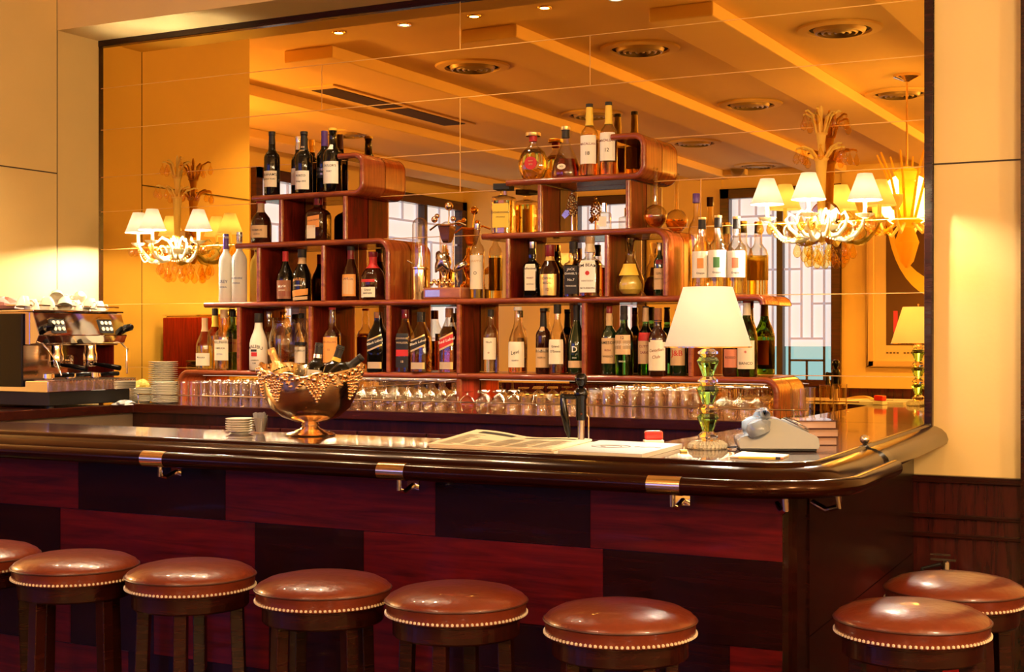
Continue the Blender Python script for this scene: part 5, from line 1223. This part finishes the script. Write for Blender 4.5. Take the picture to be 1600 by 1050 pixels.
# small chrome dish in the sink area under the left counter
# ================================================================ SCONCES
def teardrop(g, p, s=1.0):
    g.lathe([(1e-4, -.042 * s), (.006 * s, -.040 * s), (.0115 * s, -.030 * s), (.010 * s, -.020 * s), (.004 * s, -.008 * s), (.0015 * s, 0)], 10, Matrix.Translation(p), caps=False)
    g.sph((p[0], p[1], p[2] + .005 * s), .004 * s, 6)
def sconce(cx, lab, en=130):
    t = thing('wall_sconce', lab, 'wall lamp', (cx, 5.885, 1.92), 0)
    G().lathe([(1e-4, 0), (.055, 0), (.062, .008), (.055, .016), (1e-4, .018)], 28, Matrix.Translation((0, .062, .06)) @ Matrix.Rotation(R(90), 4, 'X'), caps=False).build('wall_plate', M_BRASS, t)
    G().cyl((0, .05, .06), (0, 0, .06), .008).build('bracket', M_BRASS, t)
    # fluted centre column with dishes
    G().lathe([(.010, -.06), (.020, -.05), (.030, -.03), (.045, -.01), (.05, .005), (.022, .02), (.018, .06), (.024, .10), (.026, .16), (.030, .24), (.036, .285), (.048, .295), (.036, .30), (.018, .31), (.022, .36), (.030, .395), (.040, .402), (.026, .406), (.010, .41), (.008, .46), (.012, .50), (.004, .52)], 14, Matrix.Diagonal((.72, .72, 1, 1)), caps=False).build('glass_column', M_GOLDGL, t, ang=25)
    G().lathe([(.085, .012), (.070, -.004), (.04, -.012), (.036, -.008), (.066, .002), (.085, .012)], 30, caps=False).build('drip_dish', M_MILK, t)
    for (ax_, ay_) in ((-.215, -.065), (0, -.195), (.20, -.065)):
        L_ = math.hypot(ax_, ay_); ux, uy = ax_ / L_, ay_ / L_
        P_ = [(0.02, -.01), (.07, -.045), (.12, -.055), (.165, -.035), (.195, .0), (L_, .035)]
        a = G().tube([(ux * s_, uy * s_, z_) for s_, z_ in P_], [.010, .011, .010, .009, .008, .007], 10).build('glass_arm', M_MILK, t, ang=60)
        # curl
        pc = [(ux * (.12 + .035 * math.cos(w)) , uy * (.12 + .035 * math.cos(w)), -.01 + .035 * math.sin(w)) for w in [R(d) for d in range(-100, 200, 25)]]
        G().tube(pc, .0045, 8).build('glass_curl', M_MILK, a)
        G().lathe([(.008, .030), (.034, .042), (.040, .050), (.034, .046), (.012, .040)], 20, Matrix.Translation((ax_, ay_, 0)), caps=False).build('drip_pan', M_MILK, a)
        G().lathe([(.009, .04), (.009, .115)], 12, Matrix.Translation((ax_, ay_, 0))).build('candle_tube', M_MILK, a)
        G().sph((ax_, ay_, .145), .016, 12, 1.4).build('bulb', M_BULB, a)
        pr = [(.071, .105), (.030, .215)]
        s_ = G().lathe(pr + [(q - .001, z_) for q, z_ in pr[::-1]] + [pr[0]], 36, Matrix.Translation((ax_, ay_, 0)), caps=False).build('lamp_shade', M_SHADE, t, ang=60)
        g = G()
        for k in range(5):
            w = 2 * math.pi * k / 5 + .3; teardrop(g, (ax_ + .037 * math.cos(w), ay_ + .037 * math.sin(w), .038), 1.45)
        g.build('crystal_drops', M_DROP, a)
        lamp('sconce_light', 'POINT', (ax_, ay_, .135), en, size=.018, parent=t, color=(1, .86, .66))
    for d_ in (-150, -118, -62, -30):
        w = R(d_); cw, sw = math.cos(w), math.sin(w)
        P_ = [(.02, 0), (.06, -.035), (.10, -.030), (.135, .0), (.15, .035), (.135, .06), (.115, .05)]
        a = G().tube([(cw * s_, sw * s_, z_) for s_, z_ in P_], [.009, .010, .009, .008, .007, .006, .004], 10).build('glass_scroll', M_MILK, t, ang=60)
        g = G(); teardrop(g, (cw * .135, sw * .135, -.012), 1.0); g.build('crystal_drop', M_DROP, a)
        a = G().tube([(cw * .02, sw * .02, .02), (cw * .05, sw * .05, .06), (cw * .085, sw * .085, .075), (cw * .105, sw * .105, .055)], [.007, .007, .006, .003], 8).build('glass_leaf', M_MILK, t, ang=60)
    # upper tiers of curved glass stems with drops
    for tier, (z0, ln, cnt) in enumerate(((.40, .085, 7), (.295, .11, 8))):
        for k in range(cnt):
            w = 2 * math.pi * (k + .3) / cnt; cw, sw = math.cos(w), min(.45, math.sin(w))
            q = ln * random.uniform(.85, 1.1); up = (.095 if tier == 0 else .055) * random.uniform(.8, 1.1)
            a = G().tube([(cw * .02, sw * .02, z0), (cw * q * .5, sw * q * .5, z0 + up * .8), (cw * q * .85, sw * q * .85, z0 + up), (cw * q, sw * q, z0 + up * .95)], [.006, .0055, .005, .004], 8).build('glass_stem', M_GOLDGL, t, ang=60)
            g = G(); teardrop(g, (cw * q, sw * q, z0 + up * .95 - .012), 1.3); g.build('crystal_drop', M_DROP, a)
    for k in range(11):
        w = R(-175 + 17 * k); q = (.055, .10, .075)[k % 3]; zd = (-.095, -.055, -.075)[k % 3]
        g = G(); teardrop(g, (q * math.cos(w), q * math.sin(w), zd), 1.65); g.cyl((q * math.cos(w), q * math.sin(w), zd), (q * .8 * math.cos(w), q * .8 * math.sin(w), -.02), .0012, 6)
        g.build('crystal_drop', M_DROP, t)
    # bead garlands
    g = G()
    for (p, q) in (((-.215, -.065), (0, -.195)), ((0, -.195), (.20, -.065)), ((-.215, -.065), (-.05, -.02)), ((.20, -.065), (.05, -.02))):
        for i_ in range(22):
            s_ = i_ / 21; g.sph((p[0] + (q[0] - p[0]) * s_, p[1] + (q[1] - p[1]) * s_, .03 - .11 * 4 * s_ * (1 - s_) * .8), .0042, 6)
    g.build('bead_garland', M_MILK, t)
    return t
sconce(-5.11, 'left crystal wall sconce with three lit shades on the mirror above coffee machine')
sconce(-1.60, 'right crystal wall sconce with three lit shades, partly before the lattice window reflection', 100)

# ================================================================ BAR STOOLS
def stool():
    t = thing('bar_stool', 'x', 'bar stool', (0, 0, 0), 0, 'leather bar stools')
    r_ = .195
    c = G().lathe([(1e-4, .782), (.06, .781), (.12, .775), (.16, .766), (.185, .753), (r_, .742), (r_ * 1.002, .736), (r_ * .985, .730), (r_ * .985, .702), (r_ * .94, .698), (1e-4, .698)], 64, caps=False).build('seat_cushion', M_LEATH, t, ang=60)
    G().tube([(r_ * 1.0 * math.cos(a), r_ * math.sin(a), .7395) for a in [2 * math.pi * i / 64 for i in range(64)]], .0032, 6, True).build('piping', M_PIPE, c)
    g = G()
    for i in range(92):
        a = 2 * math.pi * i / 92; g.sph((r_ * .990 * math.cos(a), r_ * .990 * math.sin(a), .7075), .0048, 6)
    g.build('nailheads', M_NAIL, c)
    G().lathe([(r_ * .93, .698), (r_ * .93, .694), (r_ * .895, .692), (r_ * .895, .652), (r_ * .875, .647), (r_ * .80, .647), (r_ * .80, .698)], 56, caps=False).build('wooden_apron', M_FRAME, t, ang=30)
    for k in range(4):
        a = math.pi / 4 + k * math.pi / 2; ca, sa = math.cos(a), math.sin(a)
        G().add([((r_ * .72 + dx_ + (.02 * (1 - zz_ / .62))) * ca - dy_ * sa, (r_ * .72 + dx_ + .02 * (1 - zz_ / .62)) * sa + dy_ * ca, zz_) for zz_ in (.0, .655) for dx_, dy_ in ((-.019, -.019), (.019, -.019), (.019, .019), (-.019, .019))], [(0, 3, 2, 1), (4, 5, 6, 7), (0, 1, 5, 4), (1, 2, 6, 5), (2, 3, 7, 6), (3, 0, 4, 7)]).build('leg', M_FRAME, t, False, bevel=.003)
    G().tube([(r_ * .80 * math.cos(a), r_ * .80 * math.sin(a), .25) for a in [2 * math.pi * i / 40 for i in range(40)]], .011, 10, True).build('foot_ring', M_BRASS, t)
    return t
st = stool()
spots = [(-3.72, 3.31, 'bar stool cut off by the left edge of the photo'), (PX(118, 3.30), 3.30, 'second bar stool from the left edge'), (PX(298, 3.33), 3.33, 'third bar stool from the left edge'), (PX(505, 3.335), 3.335, 'bar stool below the gilt wine bowl, middle of the front row'),
         (PX(713, 3.35), 3.35, 'bar stool below the folded newspaper, second from right in front row'), (PX(969, 3.315), 3.315, 'rightmost stool of the long front row, below the table lamp'), (-.761, 3.66, 'nearer of the two stools beside the short right side of bar'), (-.742, 4.15, 'farther stool near the wainscot on the short right side of bar')]
for i, (x, y, lb) in enumerate(spots):
    o = st if i == 0 else copy_tree(st)
    o.location = (x, y, 0); o.rotation_euler = (0, 0, R((i * 37) % 90)); o['label'] = 'tan leather ' + lb

# fire extinguisher beside the wainscot
x = PX(1478, 5.80)
t = thing('fire_extinguisher', 'red fire extinguisher standing by the wainscot behind the right stools', 'fire extinguisher', (x, 5.80, .09))
G().lathe([(.06, 0), (.065, .01), (.065, .36), (.055, .40), (.025, .425), (.02, .44)], 24).build('cylinder', pm('extinguisher_red', (.25, .006, .006), rough=.35), t)
G().lathe([(.018, .44), (.018, .47), (.01, .475)], 14).box(-.06, .04, -.008, .008, .475, .483).box(-.06, .02, -.008, .008, .495, .502).build('valve', M_CHR, t)
G().tube([(-.02, 0, .46), (-.09, -.01, .44), (-.10, -.02, .30), (-.08, -.03, .1)], .008).build('hose', M_BLKM, t)
G().box(-.04, .04, .055, .14, .18, .2).build('bracket', M_BLKM, t, False)

# ================================================================ THINGS SEEN ONLY IN THE MIRROR
# framed poster on the far wall
xa, xb = far(1357), far(1357) + 1.25
za = PZ(1400, 573, YMF); zb_ = za + 1.75
t = thing('framed_poster', 'framed poster with yellow crescent and pink letters reflected at right mirror edge', 'poster', (xa, YF, za))
w_, h_ = xb - xa, zb_ - za
G().box(0, .07, 0, .04, 0, h_).box(w_ - .07, w_, 0, .04, 0, h_).box(0, w_, 0, .04, 0, .07).box(0, w_, 0, .04, h_ - .07, h_).build('frame', M_BRASS if False else pm('gilt_frame', (.75, .52, .25), rough=.35, metal=.3), t, False, bevel=.01)
G().box(.07, w_ - .07, .004, .010, .07, h_ - .07).build('mount', pm('cream_mount', (.75, .55, .30), rough=.7), t, False)
c = G().box(.20, w_ - .20, .010, .013, .24, h_ - .18).build('picture', pm('dark_picture', (.10, .045, .02), rough=.5), t, False)
g = G(); o1 = [(.25 + .6 * math.cos(R(a)) + .55, 1.75 + 1.0 * math.sin(R(a))) for a in range(190, 271, 8)]; o2 = [(.25 + .6 * math.cos(R(a)) + .60, 1.75 + .82 * math.sin(R(a))) for a in range(270, 189, -8)]
g.prism([(min(w_ - .2, max(.2, p)), min(h_ - .18, q)) for p, q in o1 + o2], .013, .0145, 'y').build('yellow_crescent', CL['yellow'], c, False)
g = G()
for k in range(3):
    x = .28 + k * .26
    g.box(x, x + .045, .013, .016, .34, .62)
    if k != 1: g.box(x, x + .17, .013, .016, .34, .385)
    else: g.box(x + .10, x + .145, .013, .016, .34, .62)
g.build('pink_letters', pm('poster_pink', (.75, .05, .14), rough=.5), c, False)
g = G()
for k in range(22):
    if k % 5 != 4: g.box(.2 + k * .038, .2 + k * .038 + .024, .010, .0125, .145, .165)
g.build('caption', M_INKG, t, False)
# dining chandelier behind, reflected at the right edge
cx_, cy_ = None, None
def refl(px, Ym): return PX(px, Ym), 2 * YM - Ym
x, y = refl(1417, 10.6)
zt2 = ZC
t = thing('glass_chandelier', 'clear glass chandelier with upright plumes reflected at the right mirror edge', 'chandelier', (x, y, 0))
zc1 = PZ(1417, 345, 10.6)
G().lathe([(.10, ZC), (.10, ZC - .02), (.02, ZC - .05)], 20, caps=False).build('ceiling_rose', M_SILV, t)
G().cyl((0, 0, ZC), (0, 0, zc1 + .35), .008).build('chain', M_SILV, t)
G().lathe([(.01, zc1 - .35), (.05, zc1 - .30), (.09, zc1 - .16), (.05, zc1 - .05), (.12, zc1), (.05, zc1 + .03), (.06, zc1 + .3), (.10, zc1 + .36), (.03, zc1 + .40)], 16, caps=False).build('glass_column', M_GOLDGL, t, ang=25)
for k in range(8):
    w = k * math.pi / 4; cw, sw = math.cos(w), math.sin(w)
    a = G().tube([(cw * .05, sw * .05, zc1), (cw * .2, sw * .2, zc1 - .10), (cw * .34, sw * .34, zc1 - .03), (cw * .38, sw * .38, zc1 + .05)], .012).build('glass_arm', M_MILK, t, ang=60)
    G().lathe([(.02, zc1 + .05), (.05, zc1 + .10), (.055, zc1 + .16)], 14, Matrix.Translation((cw * .38, sw * .38, 0)), caps=False).build('glass_cup', M_MILK, a)
    G().tube([(cw * .06, sw * .06, zc1 + .02), (cw * .13, sw * .13, zc1 + .3), (cw * .22, sw * .22, zc1 + .5)], [.012, .010, .006]).build('glass_plume', M_GOLDGL, t, ang=60)
lamp('chandelier_light', 'POINT', (x, y, zc1 + .15), 40, size=.2)
# small wall lamp on the far wall
x, y = refl(884, YMF - .12)
zl = PZ(884, 418, YMF)
t = thing('far_wall_lamp', 'small shaded wall lamp on the far wall, mirrored behind the bourbon bottles', 'wall lamp', (x, YF + .12, zl))
G().lathe([(.13, 0), (.07, .17), (.069, .17), (.129, 0)], 24, caps=False).build('lamp_shade', M_SHADE, t)
G().tube([(0, 0, .0), (0, 0, -.15), (0, -.12, -.15)], .01).build('bracket', M_BRASS, t)
G().sph((0, 0, .07), .03, 12).build('bulb', M_BULB, t)
lamp('far_lamp_light', 'POINT', (x, YF + .12, zl + .06), 12, size=.03)
# exit beacons? two spot eyes under the far ceiling
x, y = refl(1135, 15.6); zq = PZ(1135, 266, 15.6)
t = thing('emergency_light', 'twin-head emergency light under the far ceiling, mirrored left of sconce', 'emergency light', (x, y, zq))
G().box(-.22, .22, -.12, -.02, -.06, .06).build('housing', M_CEIL, t, False, bevel=.01)
for s_ in (-.16, .14):
    G().lathe([(.02, -.04), (.075, .02), (.08, .03), (.07, .03), (1e-4, .01)], 20, Matrix.Translation((s_, 0, -.02)) @ Matrix.Rotation(R(-75), 4, 'X'), caps=False).build('lamp_head', M_CHR, t)
# dining table with a round-backed chair, mirrored beyond the counter end
x, y = refl(1330, 14.0)
t = thing('dining_table', 'dark dining table with pale top mirrored beyond the right counter end', 'table', (x - .1, y, 0))
G().box(-.8, .8, -.4, .4, .72, .76).build('tabletop', M_PAPER, t, False, bevel=.005)
for a in (-.7, .7):
    for b in (-.32, .32): G().box(a - .03, a + .03, b - .03, b + .03, 0, .72).build('leg', M_FRAME, t, False)
x, y = refl(1325, 12.9)
t = thing('dining_chair', 'dining chair with rounded yellow leather back mirrored beyond the counter', 'chair', (x, y, 0), R(200))
M_YL = pm('yellow_leather', (.62, .38, .10), rough=.35)
G().lathe([(1e-4, .46), (.20, .46), (.24, .44), (.24, .40), (1e-4, .39)], 30, caps=False).build('seat', M_YL, t)
g = G(); v, f = [], []
for i in range(17):
    a = R(-70 + 140 * i / 16)
    for (q, zz_) in ((.23, .46), (.25, .80 + .12 * math.cos(a)), (.21, .80 + .12 * math.cos(a)), (.20, .46)): v.append((q * math.sin(a), q * math.cos(a), zz_))
for i in range(16):
    for j in range(4): f.append((i * 4 + j, (i + 1) * 4 + j, (i + 1) * 4 + (j + 1) % 4, i * 4 + (j + 1) % 4))
f.append((0, 1, 2, 3)); f.append((67, 66, 65, 64))
g.add(v, f).build('backrest', M_YL, t)
for a in (-.16, .16):
    for b in (-.14, .14): G().box(a - .018, a + .018, b - .018, b + .018, 0, .40).build('leg', M_FRAME, t, False)
